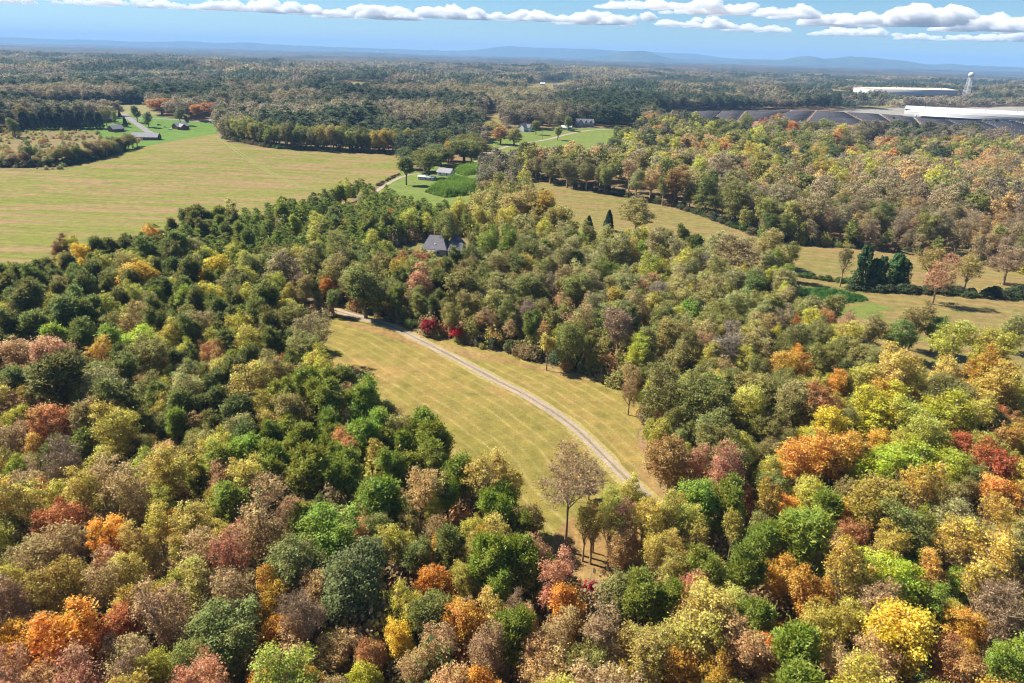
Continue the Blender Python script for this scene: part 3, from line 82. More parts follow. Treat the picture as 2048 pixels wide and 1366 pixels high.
CLOUDS = [(-19550,31662,1540,4365,355),(-16068,32453,1540,6107,558),(-11357,33942,1540,5905,814),(-7503,37304,1540,5077,948),(-3468,34997,1540,4770,748),(309,35247,1540,3877,750),(4846,36788,1540,6257,816),(3907,24472,1540,3092,436),(7224,26374,1540,4714,602),(9972,27689,1540,1619,561),(9438,38032,1540,2873,603),(11788,39964,1540,2138,611),(13641,40919,1540,1739,569),(14933,30771,1540,7524,1003),(20241,32553,1540,4496,899),(18975,42628,1540,4788,650),(24530,46365,1540,2691,538),(27901,44615,1540,6170,694),(-22316,32163,1540,3157,402),(23298,32603,1540,4700,1058)]
RIDGES = [(21000,[(-17554,200),(-14732,168),(-13319,152),(-11900,162),(-11056,132),(-10057,170),(-9486,198),(-8641,167),(-7645,206),(-6801,162),(-4818,148),(-3969,143),(-1985,129),(-1276,160),(-570,282),(-288,302),(278,278),(1126,273),(1691,275),(1973,295),(2824,252),(3673,247),(4382,226),(4804,250),(5378,187),(5952,136),(7937,135),(10773,129),(14293,114),(17154,122)]),(15000,[(611,30),(1319,66),(1820,145),(2118,208),(2369,224),(2572,210),(2730,149),(3040,92),(4257,86),(5363,133),(5653,205),(5802,219),(6068,151),(6461,208),(6660,222),(7168,207),(7578,180),(7997,125),(8406,108),(8750,145),(8962,113),(9721,113),(10209,107),(12256,104)])]

RNG = np.random.default_rng(7)
# ------------------------------------------------------------------ helpers
def mesh_from(name, V, F, mats=(), attrs=None, smooth=False):
    """V (n,3); F list of index arrays, each (m,3) or (m,4)."""
    me = bpy.data.meshes.new(name)
    V = np.asarray(V, np.float32)
    F = [np.asarray(f, np.int32) for f in (F if isinstance(F, list) else [F]) if len(f)]
    me.vertices.add(len(V)); me.vertices.foreach_set('co', V.ravel())
    loops = np.concatenate([f.ravel() for f in F])
    tot = np.concatenate([np.full(len(f), f.shape[1], np.int32) for f in F])
    start = np.concatenate([[0], np.cumsum(tot)[:-1]]).astype(np.int32)
    me.loops.add(len(loops)); me.loops.foreach_set('vertex_index', loops)
    me.polygons.add(len(tot)); me.polygons.foreach_set('loop_start', start); me.polygons.foreach_set('loop_total', tot)
    if smooth:
        me.polygons.foreach_set('use_smooth', np.ones(len(tot), bool))
    me.update(calc_edges=True)
    for m in mats:
        me.materials.append(m)
    for k, (dom, arr) in (attrs or {}).items():
        a = me.attributes.new(k, 'FLOAT', dom)
        a.data.foreach_set('value', np.asarray(arr, np.float32))
    return me

def link(name, data, parent=None, loc=None, rotz=None):
    o = bpy.data.objects.new(name, data)
    COL.objects.link(o)
    if parent is not None:
        o.parent = parent
    if loc is not None:
        o.location = loc
    if rotz is not None:
        o.rotation_euler = (0, 0, rotz)
    return o

def tag(o, label=None, cat=None, group=None, kind=None):
    for k, v in (('label', label), ('category', cat), ('group', group), ('kind', kind)):
        if v:
            o[k] = v
    return o

def inside(poly, x, y):
    poly = np.asarray(poly, float)
    x = np.asarray(x, float); y = np.asarray(y, float)
    res = np.zeros(x.shape, bool)
    x0, y0 = poly[-1]
    for x1, y1 in poly:
        c = (y1 > y) != (y0 > y)
        if y1 != y0:
            res ^= c & (x < (x0 - x1) * (y - y1) / (y0 - y1) + x1)
        x0, y0 = x1, y1
    return res

def seg_dist(pts, x, y):
    """Distance to a polyline and signed side (left positive)."""
    x = np.asarray(x, float); y = np.asarray(y, float)
    best = np.full(x.shape, 1e9); sgn = np.zeros(x.shape)
    pts = np.asarray(pts, float)
    for i in range(len(pts) - 1):
        a, b = pts[i], pts[i + 1]
        d = b - a
        t = ((x - a[0]) * d[0] + (y - a[1]) * d[1]) / max(d @ d, 1e-9)
        if i > 0: t = np.maximum(t, 0)
        if i < len(pts) - 2: t = np.minimum(t, 1)
        qx, qy = a[0] + t * d[0], a[1] + t * d[1]
        dd = np.hypot(x - qx, y - qy)
        s = np.sign(d[0] * (y - a[1]) - d[1] * (x - a[0]))
        m = dd < best
        best = np.where(m, dd, best); sgn = np.where(m, s, sgn)
    return best, sgn

def smooth_line(pts, step=4.0):
    pts = np.asarray(pts, float)
    for _ in range(3):
        q = [pts[0]]
        for a, b in zip(pts[:-1], pts[1:]):
            q += [a * .75 + b * .25, a * .25 + b * .75]
        q.append(pts[-1]); pts = np.array(q)
    d = np.concatenate([[0], np.cumsum(np.hypot(*np.diff(pts, axis=0).T))])
    n = max(2, int(d[-1] / step))
    s = np.linspace(0, d[-1], n)
    return np.stack([np.interp(s, d, pts[:, 0]), np.interp(s, d, pts[:, 1])], 1)

def value_noise(x, y, seed=0):
    xi, yi = np.floor(x).astype(np.int64), np.floor(y).astype(np.int64)
    fx, fy = x - xi, y - yi
    fx, fy = fx * fx * (3 - 2 * fx), fy * fy * (3 - 2 * fy)
    def hsh(a, b):
        h = (a * 374761393 + b * 668265263 + seed * 974711) & 0xffffffff
        h = ((h ^ (h >> 13)) * 1274126177) & 0xffffffff
        return ((h ^ (h >> 16)) & 0xffff) / 65535.0
    return (hsh(xi, yi) * (1 - fx) + hsh(xi + 1, yi) * fx) * (1 - fy) + (hsh(xi, yi + 1) * (1 - fx) + hsh(xi + 1, yi + 1) * fx) * fy

def rough_outline(poly, amp=1.2, step=5.0):
    """Break the straight edges of a field's outline."""
    p = np.asarray(poly, float); out = []
    for a, b in zip(p, np.roll(p, -1, 0)):
        L = np.hypot(*(b - a)); n = max(1, int(L / step))
        nrm = np.array([-(b - a)[1], (b - a)[0]]) / max(L, 1e-6)
        for i in range(n):
            q = a + (b - a) * i / n
            k = (value_noise(q[:1] / 7, q[1:] / 7, 5)[0] - .5) * 2 * amp
            out.append(tuple(q + nrm * k))
    return out

def sheet(name, outline, mat, lift, cell, attrs=None, amp=1.2):
    ol = rough_outline(outline, amp, max(cell, 3))
    P = np.asarray(ol)
    gx, gy = np.meshgrid(np.arange(P[:, 0].min(), P[:, 0].max(), cell), np.arange(P[:, 1].min(), P[:, 1].max(), cell))
    gx, gy = gx.ravel(), gy.ravel()
    k = inside(P, gx, gy) & (seg_dist(np.vstack([P, P[:1]]), gx, gy)[0] > cell * .4)
    pts = [Vector(p) for p in ol] + [Vector((a, b)) for a, b in zip(gx[k], gy[k])]
    n = len(ol)
    v, e, f, *_ = delaunay_2d_cdt(pts, [(i, (i + 1) % n) for i in range(n)], [], 1, 1e-4)
    V = np.array([(p.x, p.y) for p in v])
    z = terrain(V[:, 0], V[:, 1]) + lift
    F = np.array([q if len(q) == 3 else q[:3] for q in f], np.int32)
    A = V[F]
    cr = (A[:, 1, 0] - A[:, 0, 0]) * (A[:, 2, 1] - A[:, 0, 1]) - (A[:, 1, 1] - A[:, 0, 1]) * (A[:, 2, 0] - A[:, 0, 0])
    F[cr < 0] = F[cr < 0][:, ::-1]
    at = {}
    if attrs:
        at = {k2: ('POINT', fn(V[:, 0], V[:, 1])) for k2, fn in attrs.items()}
    o = link(name, mesh_from(name, np.column_stack([V, z]), F, [mat], at, True))
    tag(o, kind='structure')
    return o

def strip(name, line, w0, w1, lift, mat, wob=0.12, seed=1, kind='structure', parent=None):
    """A ribbon along LINE between the offsets w0 and w1 (metres to its left)."""
    L = smooth_line(line, 2.5)
    T = np.gradient(L, axis=0); T /= np.linalg.norm(T, axis=1)[:, None]
    N = np.stack([-T[:, 1], T[:, 0]], 1)
    s = np.arange(len(L)) * 2.5
    a = w0 + wob * (value_noise(s / 6, s * 0, seed) - .5) * 2
    b = w1 + wob * (value_noise(s / 6, s * 0 + 9.5, seed) - .5) * 2
    m = 4
    V = []
    for j in range(m):
        t = j / (m - 1)
        q = L + N * (a * (1 - t) + b * t)[:, None]
        V.append(np.column_stack([q, terrain(q[:, 0], q[:, 1]) + lift]))
    V = np.stack(V, 1)
    n = len(L)
    idx = np.arange(n * m).reshape(n, m)
    F = np.stack([idx[:-1, :-1], idx[1:, :-1], idx[1:, 1:], idx[:-1, 1:]], -1).reshape(-1, 4)[:, ::-1]
    o = link(name, mesh_from(name, V.reshape(-1, 3), F, [mat], None, True), parent)
    if kind and parent is None:
        tag(o, kind=kind)
    return o

# ------------------------------------------------------------------ materials
class NT:
    def __init__(self, name):
        self.m = bpy.data.materials.new(name)
        self.m.use_nodes = True
        self.t = self.m.node_tree
        self.t.nodes.clear()
        self.out = self.t.nodes.new('ShaderNodeOutputMaterial')
    def n(self, typ, **kw):
        nd = self.t.nodes.new('ShaderNode' + typ)
        for k, v in kw.items():
            setattr(nd, k, v)
        return nd
    def set(self, sock, v):
        if isinstance(v, bpy.types.NodeSocket):
            self.t.links.new(v, sock)
        elif v is not None:
            sock.default_value = v
    def noise(self, vec, scale, detail=3, rough=.55, out=0, dist=0):
        nd = self.n('TexNoise'); self.set(nd.inputs['Vector'], vec)
        nd.inputs['Scale'].default_value = scale; nd.inputs['Detail'].default_value = detail
        nd.inputs['Roughness'].default_value = rough; nd.inputs['Distortion'].default_value = dist
        return nd.outputs[out]
    def ramp(self, fac, stops, interp='LINEAR'):
        nd = self.n('ValToRGB'); self.set(nd.inputs[0], fac)
        cr = nd.color_ramp; cr.interpolation = interp
        while len(cr.elements) < len(stops):
            cr.elements.new(0.5)
        for e, (p, c) in zip(cr.elements, stops):
            e.position = p; e.color = (*c, 1) if len(c) == 3 else c
        return nd.outputs[0]
    def math(self, op, a, b=None, c=None, clamp=False):
        nd = self.n('Math', operation=op, use_clamp=clamp)
        for s, v in zip(nd.inputs, (a, b, c)):
            self.set(s, v)
        return nd.outputs[0]
    def mix(self, fac, a, b, mode='MIX'):
        nd = self.n('MixRGB', blend_type=mode)
        for s, v in zip(nd.inputs, (fac, a, b)):
            self.set(s, (*v, 1) if isinstance(v, tuple) and len(v) == 3 else v)
        return nd.outputs[0]
    def remap(self, v, a, b, c, d):
        nd = self.n('MapRange'); 
        for s, q in zip(nd.inputs, (v, a, b, c, d)):
            self.set(s, q)
        return nd.outputs[0]
    def pos(self, scale=None, rot=None):
        p = self.n('NewGeometry').outputs['Position']
        if scale or rot:
            mp = self.n('Mapping'); self.set(mp.inputs[0], p)
            if scale: mp.inputs['Scale'].default_value = scale
            if rot: mp.inputs['Rotation'].default_value = rot
            return mp.outputs[0]
        return p
    def attr(self, name, typ='GEOMETRY', out='Fac'):
        return self.n('Attribute', attribute_name=name, attribute_type=typ).outputs[out]
    def finish(self, col, rough=.85, spec=.2, bump=None, bump_s=.3, bump_d=.1, metal=0):
        p = self.n('BsdfPrincipled')
        self.set(p.inputs['Base Color'], (*col, 1) if isinstance(col, tuple) and len(col) == 3 else col)
        self.set(p.inputs['Roughness'], rough)
        p.inputs['Specular IOR Level'].default_value = spec
        p.inputs['Metallic'].default_value = metal
        if bump is not None:
            b = self.n('Bump'); b.inputs['Strength'].default_value = bump_s; b.inputs['Distance'].default_value = bump_d
            self.set(b.inputs['Height'], bump); self.t.links.new(b.outputs[0], p.inputs['Normal'])
        self.t.links.new(p.outputs[0], self.out.inputs[0])
        return self.m

def plain(name, col, rough=.7, spec=.25, var=.12, scale=.6, metal=0):
    k = NT(name)
    n = k.noise(k.pos(), scale, 4, .6)
    c = k.mix(1.0, (*col, 1), k.ramp(n, [(.25, (1 - var,) * 3), (.75, (1 + var,) * 3)]), 'MULTIPLY')
    return k.finish(c, rough, spec, metal=metal)

def leaf_material(name, source):
    k = NT(name)
    if source == 'object':
        base = k.n('ObjectInfo').outputs['Color']
    else:
        base = k.attr('col', 'INSTANCER', 'Color')
    tone = k.attr('tone')
    big = k.noise(k.pos(), .22, 2, .5)
    h = k.n('HueSaturation')
    k.set(h.inputs['Hue'], k.math('ADD', k.remap(tone, 0, 1, .488, .512), k.remap(big, .3, .7, -.018, .018)))
    k.set(h.inputs['Saturation'], k.remap(tone, 0, 1, 1.12, .88))
    k.set(h.inputs['Value'], k.remap(tone, 0, 1, .55, 1.55))
    k.set(h.inputs['Color'], base)
    c = h.outputs[0]
    p = k.n('BsdfPrincipled'); k.set(p.inputs['Base Color'], c)
    p.inputs['Roughness'].default_value = .55; p.inputs['Specular IOR Level'].default_value = .12
    t = k.n('BsdfTranslucent'); k.set(t.inputs[0], c)
    m = k.n('MixShader'); m.inputs[0].default_value = .55
    k.t.links.new(p.outputs[0], m.inputs[1]); k.t.links.new(t.outputs[0], m.inputs[2])
    k.t.links.new(m.outputs[0], k.out.inputs[0])
    return k.m

M = {}
M['leaf'] = leaf_material('tree_leaves', 'object')
M['leaf_i'] = leaf_material('wood_leaves', 'instancer')
k = NT('bark'); n1 = k.noise(k.pos((3, 3, .6)), 2.0, 4)
M['bark'] = k.finish(k.ramp(n1, [(.3, (.075, .055, .042)), (.7, (.21, .17, .135))]), .9, .1)
k = NT('pale_bark'); n1 = k.noise(k.pos((3, 3, .6)), 2.0, 4)
M['pale_bark'] = k.finish(k.ramp(n1, [(.3, (.19, .125, .075)), (.7, (.43, .31, .19))]), .9, .1)

k = NT('forest_floor')
a, b = k.noise(k.pos(), .05, 4), k.noise(k.pos(), 1.1, 5, .65)
c = k.mix(k.ramp(a, [(.35, (0, 0, 0)), (.65, (1, 1, 1))]), k.ramp(b, [(.3, (.12, .075, .04)), (.55, (.26, .16, .09)), (.75, (.36, .25, .16))]), k.ramp(b, [(.3, (.06, .07, .028)), (.7, (.17, .14, .07))]))
M['floor'] = k.finish(c, .95, .1, b, .5, .3)

def grassland(name, cols, patch, row_attr=None, row_w=3.0, row_cols=None, row_amt=.5, streak=None, fine=2.2, sharp=3.0):
    k = NT(name)
    P = k.pos()
    big, mid, fn = k.noise(P, .012, 3, .6), k.noise(P, .06, 4, .65), k.noise(P, fine, 5, .7)
    c = k.ramp(mid, [(.28, cols[0]), (.45, cols[1]), (.58, cols[2]), (.74, cols[3])])
    c = k.mix(k.ramp(big, [(.4, (0, 0, 0)), (.62, (1, 1, 1))]), c, patch)
    if streak:
        st = k.noise(k.pos((.006, .075, 1), (0, 0, streak[0])), 1.0, 5, .72)
        c = k.mix(k.ramp(st, [(.46, (0, 0, 0)), (.57, (1, 1, 1))]), c, streak[1])
        st2 = k.noise(k.pos((.02, .33, 1), (0, 0, streak[0])), 1.0, 4, .7)
        c = k.mix(k.ramp(st2, [(.5, (0, 0, 0)), (.7, (.75, .75, .75))]), c, streak[2])
    if row_attr:
        v = k.attr(row_attr)
        wob = k.math('MULTIPLY', k.math('SUBTRACT', k.noise(P, .03, 3), .5), 5.0)
        ph = k.math('MULTIPLY', k.math('ADD', v, wob), 2 * math.pi / row_w)
        s = k.math('SINE', ph)
        s2 = k.math('SINE', k.math('MULTIPLY', ph, .37))
        mot = k.noise(k.pos((1, 1, 1)), .35, 4, .7)
        w = k.math('MULTIPLY', k.math('POWER', k.remap(s, -1, 1, 0, 1), sharp), k.remap(mot, .3, .65, .15, 1.0))
        c = k.mix(k.math('MULTIPLY', w, row_amt), c, row_cols[0])
        w2 = k.math('MULTIPLY', k.remap(s2, .1, 1, 0, 1), k.remap(big, .35, .6, .2, 1.0))
        c = k.mix(k.math('MULTIPLY', w2, row_amt * .8), c, row_cols[1])
    mt = k.noise(P, .22, 6, .78)
    c = k.mix(1.0, c, k.ramp(mt, [(.3, (.66, .68, .66)), (.5, (1, 1, 1)), (.7, (1.32, 1.27, 1.2))]), 'MULTIPLY')
    c = k.mix(1.0, c, k.ramp(fn, [(.25, (.62, .62, .6)), (.5, (1, 1, 1)), (.78, (1.35, 1.33, 1.25))]), 'MULTIPLY')
    return k.finish(c, .95, .08, fn, .6, .25)

M['meadow'] = grassland('mown_meadow_grass', [(0.119, 0.112, 0.020), (0.214, 0.169, 0.048), (0.257, 0.171, 0.060), (0.176, 0.147, 0.036)], (0.185, 0.157, 0.038), 'row', 3.7, [(0.342, 0.285, 0.128), (0.142, 0.138, 0.029)], .5, sharp=7.0)
M['stubble'] = grassland('stubble_field_soil', [(.105, .142, .018), (.14, .158, .028), (.175, .155, .045), (.10, .14, .018)], (.135, .155, .026), 'row', 5.0, [(.215, .21, .06), (.155, .11, .05)], .55, streak=(.17, (.245, .155, .085), (.135, .185, .02)))
M['harvested'] = grassland('harvested_field_soil', [(0.161, 0.129, 0.043), (0.207, 0.161, 0.064), (0.184, 0.138, 0.051), (0.120, 0.138, 0.025)], (0.166, 0.143, 0.047), 'row', 6.0, [(0.244, 0.202, 0.093), (0.115, 0.138, 0.025)], .6, streak=(-.37, (0.207, 0.138, 0.061), (0.124, 0.152, 0.025)))
M['dry'] = grassland('dry_brown_grass', [(.135, .10, .034), (.225, .15, .06), (.275, .20, .09), (.145, .13, .04)], (.225, .14, .055), fine=.8)
M['lawn'] = grassland('lawn_grass', [(0.068, 0.148, 0.022), (0.092, 0.168, 0.027), (0.112, 0.176, 0.034), (0.128, 0.172, 0.040)], (0.092, 0.164, 0.029))
M['pasture'] = grassland('pasture_grass', [(0.098, 0.155, 0.029), (0.133, 0.173, 0.040), (0.155, 0.178, 0.046), (0.173, 0.162, 0.058)], (0.115, 0.167, 0.034), 'row', 9.0, [(0.173, 0.173, 0.058), (0.098, 0.138, 0.029)], .4)
M['rough'] = grassland('rough_grass_blades', [(.11, .11, .034), (.17, .135, .06), (.20, .145, .075), (.115, .125, .036)], (.14, .13, .046), fine=.9)
M['hay'] = grassland('hay_grass', [(0.173, 0.162, 0.063), (0.190, 0.173, 0.075), (0.213, 0.184, 0.086), (0.144, 0.155, 0.052)], (0.173, 0.167, 0.063))
M['brightgrass'] = grassland('bright_grass_blades', [(0.096, 0.152, 0.028), (0.120, 0.172, 0.034), (0.160, 0.168, 0.048), (0.104, 0.160, 0.029)], (0.136, 0.160, 0.040))
M['wheel'] = plain('pale_wheel_track', (.20, .205, .07), .95, .05, .3, .3)
M['dirt'] = grassland('bare_red_earth', [(0.207, 0.110, 0.063), (0.242, 0.138, 0.086), (0.265, 0.162, 0.110), (0.190, 0.126, 0.075)], (0.230, 0.138, 0.086))
M['yard'] = plain('pale_concrete_yard', (.24, .225, .20), .9, .1, .25, .05)
k = NT('pale_gravel'); a, b = k.noise(k.pos(), 3.0, 5, .7), k.noise(k.pos(), .15, 3)
M['gravel'] = k.finish(k.mix(1.0, k.ramp(a, [(.3, (.22, .17, .135)), (.7, (.41, .33, .27))]), k.ramp(b, [(.3, (.8, .8, .8)), (.7, (1.1, 1.08, 1.05))]), 'MULTIPLY'), .95, .1, a, .5, .1)
k = NT('worn_grass_between_ruts'); a = k.noise(k.pos(), 1.6, 5, .7)
M['median'] = k.finish(k.ramp(a, [(.3, (.11, .105, .06)), (.55, (.21, .18, .11)), (.75, (.33, .27, .18))]), .95, .1, a, .5, .15)
k = NT('rut_verge'); a = k.noise(k.pos(), 1.2, 5, .7)
M['verge'] = k.finish(k.ramp(a, [(.3, (.17, .17, .05)), (.55, (.30, .24, .09)), (.75, (.40, .32, .15))]), .95, .1, a, .5, .15)
M['asphalt'] = plain('worn_asphalt', (.20, .19, .19), .9, .15, .2, .4)

# ------------------------------------------------------------------ ground and fields
ring = [0.0] + list(20 * 1.0125 ** np.arange(580))
ang = np.radians(np.concatenate([np.arange(-52, 52.01, .7), np.arange(57, 304, 5.0)]))
R, TH = np.meshgrid(ring, ang, indexing='ij')
X, Y = R * np.sin(TH), R * np.cos(TH)
nr, na = R.shape
idx = np.arange(nr * na).reshape(nr, na)
nx = np.roll(idx, -1, 1)
F = np.stack([idx[:-1], idx[1:], nx[1:], nx[:-1]], -1).reshape(-1, 4)[:, ::-1]
g = link('ground', mesh_from('ground', np.column_stack([X.ravel(), Y.ravel(), terrain(X, Y).ravel()]), F, [M['floor']], None, True))
tag(g, kind='structure')

track = np.array(LINES['gravel_track'])
def row_track(x, y):
    d, s = seg_dist(smooth_line(track, 8), x, y)
    return d * s
sheet('meadow', OUTLINES['meadow'], M['meadow'], .05, 2.5, {'row': row_track})
sheet('stubble_field', OUTLINES['stubble_field'], M['stubble'], .05, 6, {'row': lambda x, y: y * .985 + x * .17 + 3 * np.sin(x / 60)})
sheet('lawn', OUTLINES['lawn'], M['lawn'], .10, 8)
sheet('rough_grass_field', OUTLINES['rough_grass'], M['rough'], .07, 8)
sheet('hay_field', OUTLINES['hay_field'], M['hay'], .12, 12)
sheet('farm_lawn', OUTLINES['farm_lawn'], M['pasture'], .08, 5, {'row': lambda x, y: x * .3 + y})
sheet('pasture_field', OUTLINES['pasture'], M['pasture'], .05, 7, {'row': lambda x, y: x * .5 + y * .86})
sheet('harvested_field', OUTLINES['harvested_field'], M['harvested'], .05, 5, {'row': lambda x, y: y * .93 + x * .36 + 4 * np.sin(x / 45)})
sheet('house_garden_ground', OUTLINES['house_garden'], M['rough'], .05, 4)
sheet('bare_earth_ground', OUTLINES['solar_ground'], M['dirt'], .2, 16)
sheet('yard_ground', OUTLINES['works_yard'], M['yard'], .35, 16)
for i in range(8):
    sheet('clearing_field', OUTLINES['clearing%d' % i], M['hay' if i in (0, 5, 6, 7) else 'harvested'], .4, 14, {'row': lambda x, y: y}, 4)
cr_ = random.Random(3)
for i in range(9):
    az, dist = math.radians(cr_.uniform(-34, 34)), cr_.choice([1300, 1700, 2100, 2600, 3200]) * cr_.uniform(.9, 1.1)
    cx_, cy0 = dist * math.sin(az), dist * math.cos(az)
    wd, dp = cr_.uniform(60, 130), dist * cr_.uniform(.09, .14)
    ol = [(cx_ + math.cos(t) * wd * cr_.uniform(.7, 1.2), cy0 + math.sin(t) * dp * cr_.uniform(.8, 1.1)) for t in np.arange(0, 6.28, .45)]
    if any(inside(OUTLINES[n_], np.array([p_[0] for p_ in ol]), np.array([p_[1] for p_ in ol])).any() for n_ in ('solar_ground', 'works_yard', 'lawn', 'stubble_field', 'pasture')): continue
    OUTLINES['far_clearing%d' % i] = ol
    sheet('clearing_field', ol, M[cr_.choice(['hay', 'harvested', 'pasture'])], .4, 16, {'row': lambda x, y: y}, 6)
sheet('dry_grass_field', OUTLINES2['dry_grass'], M['dry'], .062, 3, None, 3)
sheet('dry_grass_field', OUTLINES2['dry_edge'], M['dry'], .062, 3, None, 1.5)
sheet('bright_grass_field', OUTLINES2['bright_grass'], M['brightgrass'], .10, 4, None, 7)

# two gravel ruts with worn grass between and a dry verge
strip('verge_path', track, -2.5, 2.5, .075, M['verge'], .9, 3)
strip('rut_path', track, .42, 1.55, .11, M['gravel'], .24, 4)
strip('rut_path', track, -1.55, -.42, .11, M['gravel'], .24, 5)
strip('median_path', track, -.45, .45, .095, M['median'], .2, 6)
strip('farm_road', LINES['farm_road'], -2.6, 2.6, .14, M['gravel'], .3, 7)
strip('field_lane_path', LINES['field_lane'], -1.7, 1.7, .16, M['gravel'], .25, 8)
strip('lane_road', LINES['cul_de_sac_lane'], -4.0, 4.0, .18, M['asphalt'], .2, 9)
strip('side_road', LINES['side_road'], -3.5, 3.5, .22, M['asphalt'], .2, 10)
for s_, sd_ in ((.9, 11), (-.9, 12)):
    strip('tire_track_path', LINES['tire_tracks'], s_ * 1.6 - .55, s_ * 1.6 + .55, .09, M['wheel'], .25, sd_)

# ------------------------------------------------------------------ tree prototypes
def quads_at(P, N, size, rng, aspect=.6, length_dir=None):
    n = len(P)
    N = N / np.maximum(np.linalg.norm(N, axis=1), 1e-6)[:, None]
    r = rng.normal(size=(n, 3)) if length_dir is None else length_dir + rng.normal(size=(n, 3)) * .15
    t = r - N * (r * N).sum(1)[:, None]
    t /= np.maximum(np.linalg.norm(t, axis=1), 1e-6)[:, None]
    b = np.cross(N, t)
    s = np.asarray(size)[:, None]
    V = np.stack([P - t * s, P + b * s * aspect, P + t * s, P - b * s * aspect], 1).reshape(-1, 3)
    return V, np.arange(4 * n).reshape(n, 4)

class Tubes:
    def __init__(self):
        self.V, self.F, self.n = [], [], 0
    def add(self, pts, rad, sides=5):
        pts = np.asarray(pts, float); m = len(pts)
        T = np.gradient(pts, axis=0); T /= np.maximum(np.linalg.norm(T, axis=1), 1e-6)[:, None]
        ref = np.array([.31, .95, .05]) if abs(T[0][2]) > .7 else np.array([0, 0, 1.])
        u = np.cross(T, ref); u /= np.maximum(np.linalg.norm(u, axis=1), 1e-6)[:, None]
        v = np.cross(T, u)
        a = np.arange(sides) * 2 * math.pi / sides
        ringv = pts[:, None] + np.asarray(rad)[:, None, None] * (np.cos(a)[None, :, None] * u[:, None] + np.sin(a)[None, :, None] * v[:, None])
        i = self.n + np.arange(m * sides).reshape(m, sides)
        j = np.roll(i, -1, 1)
        self.V.append(ringv.reshape(-1, 3)); self.F.append(np.stack([i[:-1], j[:-1], j[1:], i[1:]], -1).reshape(-1, 4))
        self.n += m * sides
    def mesh(self, name, mat):
        return mesh_from(name, np.vstack(self.V), np.vstack(self.F), [mat], None, True)

def unit(n, rng):
    v = rng.normal(size=(n, 3))
    return v / np.linalg.norm(v, axis=1)[:, None]

def curve(a, b, sag, n=5):
    t = np.linspace(0, 1, n)[:, None]
    mid = (a + b) / 2 + sag
    return (1 - t) ** 2 * a + 2 * t * (1 - t) * mid + t ** 2 * b

def spread_points(n, sampler, rng, k=10):
    out = [sampler(rng)]
    while len(out) < n:
        c = np.array([sampler(rng) for _ in range(k)])
        d = np.linalg.norm(c[:, None] - np.array(out)[None], axis=2).min(1)
        out.append(c[d.argmax()])
    return np.array(out)

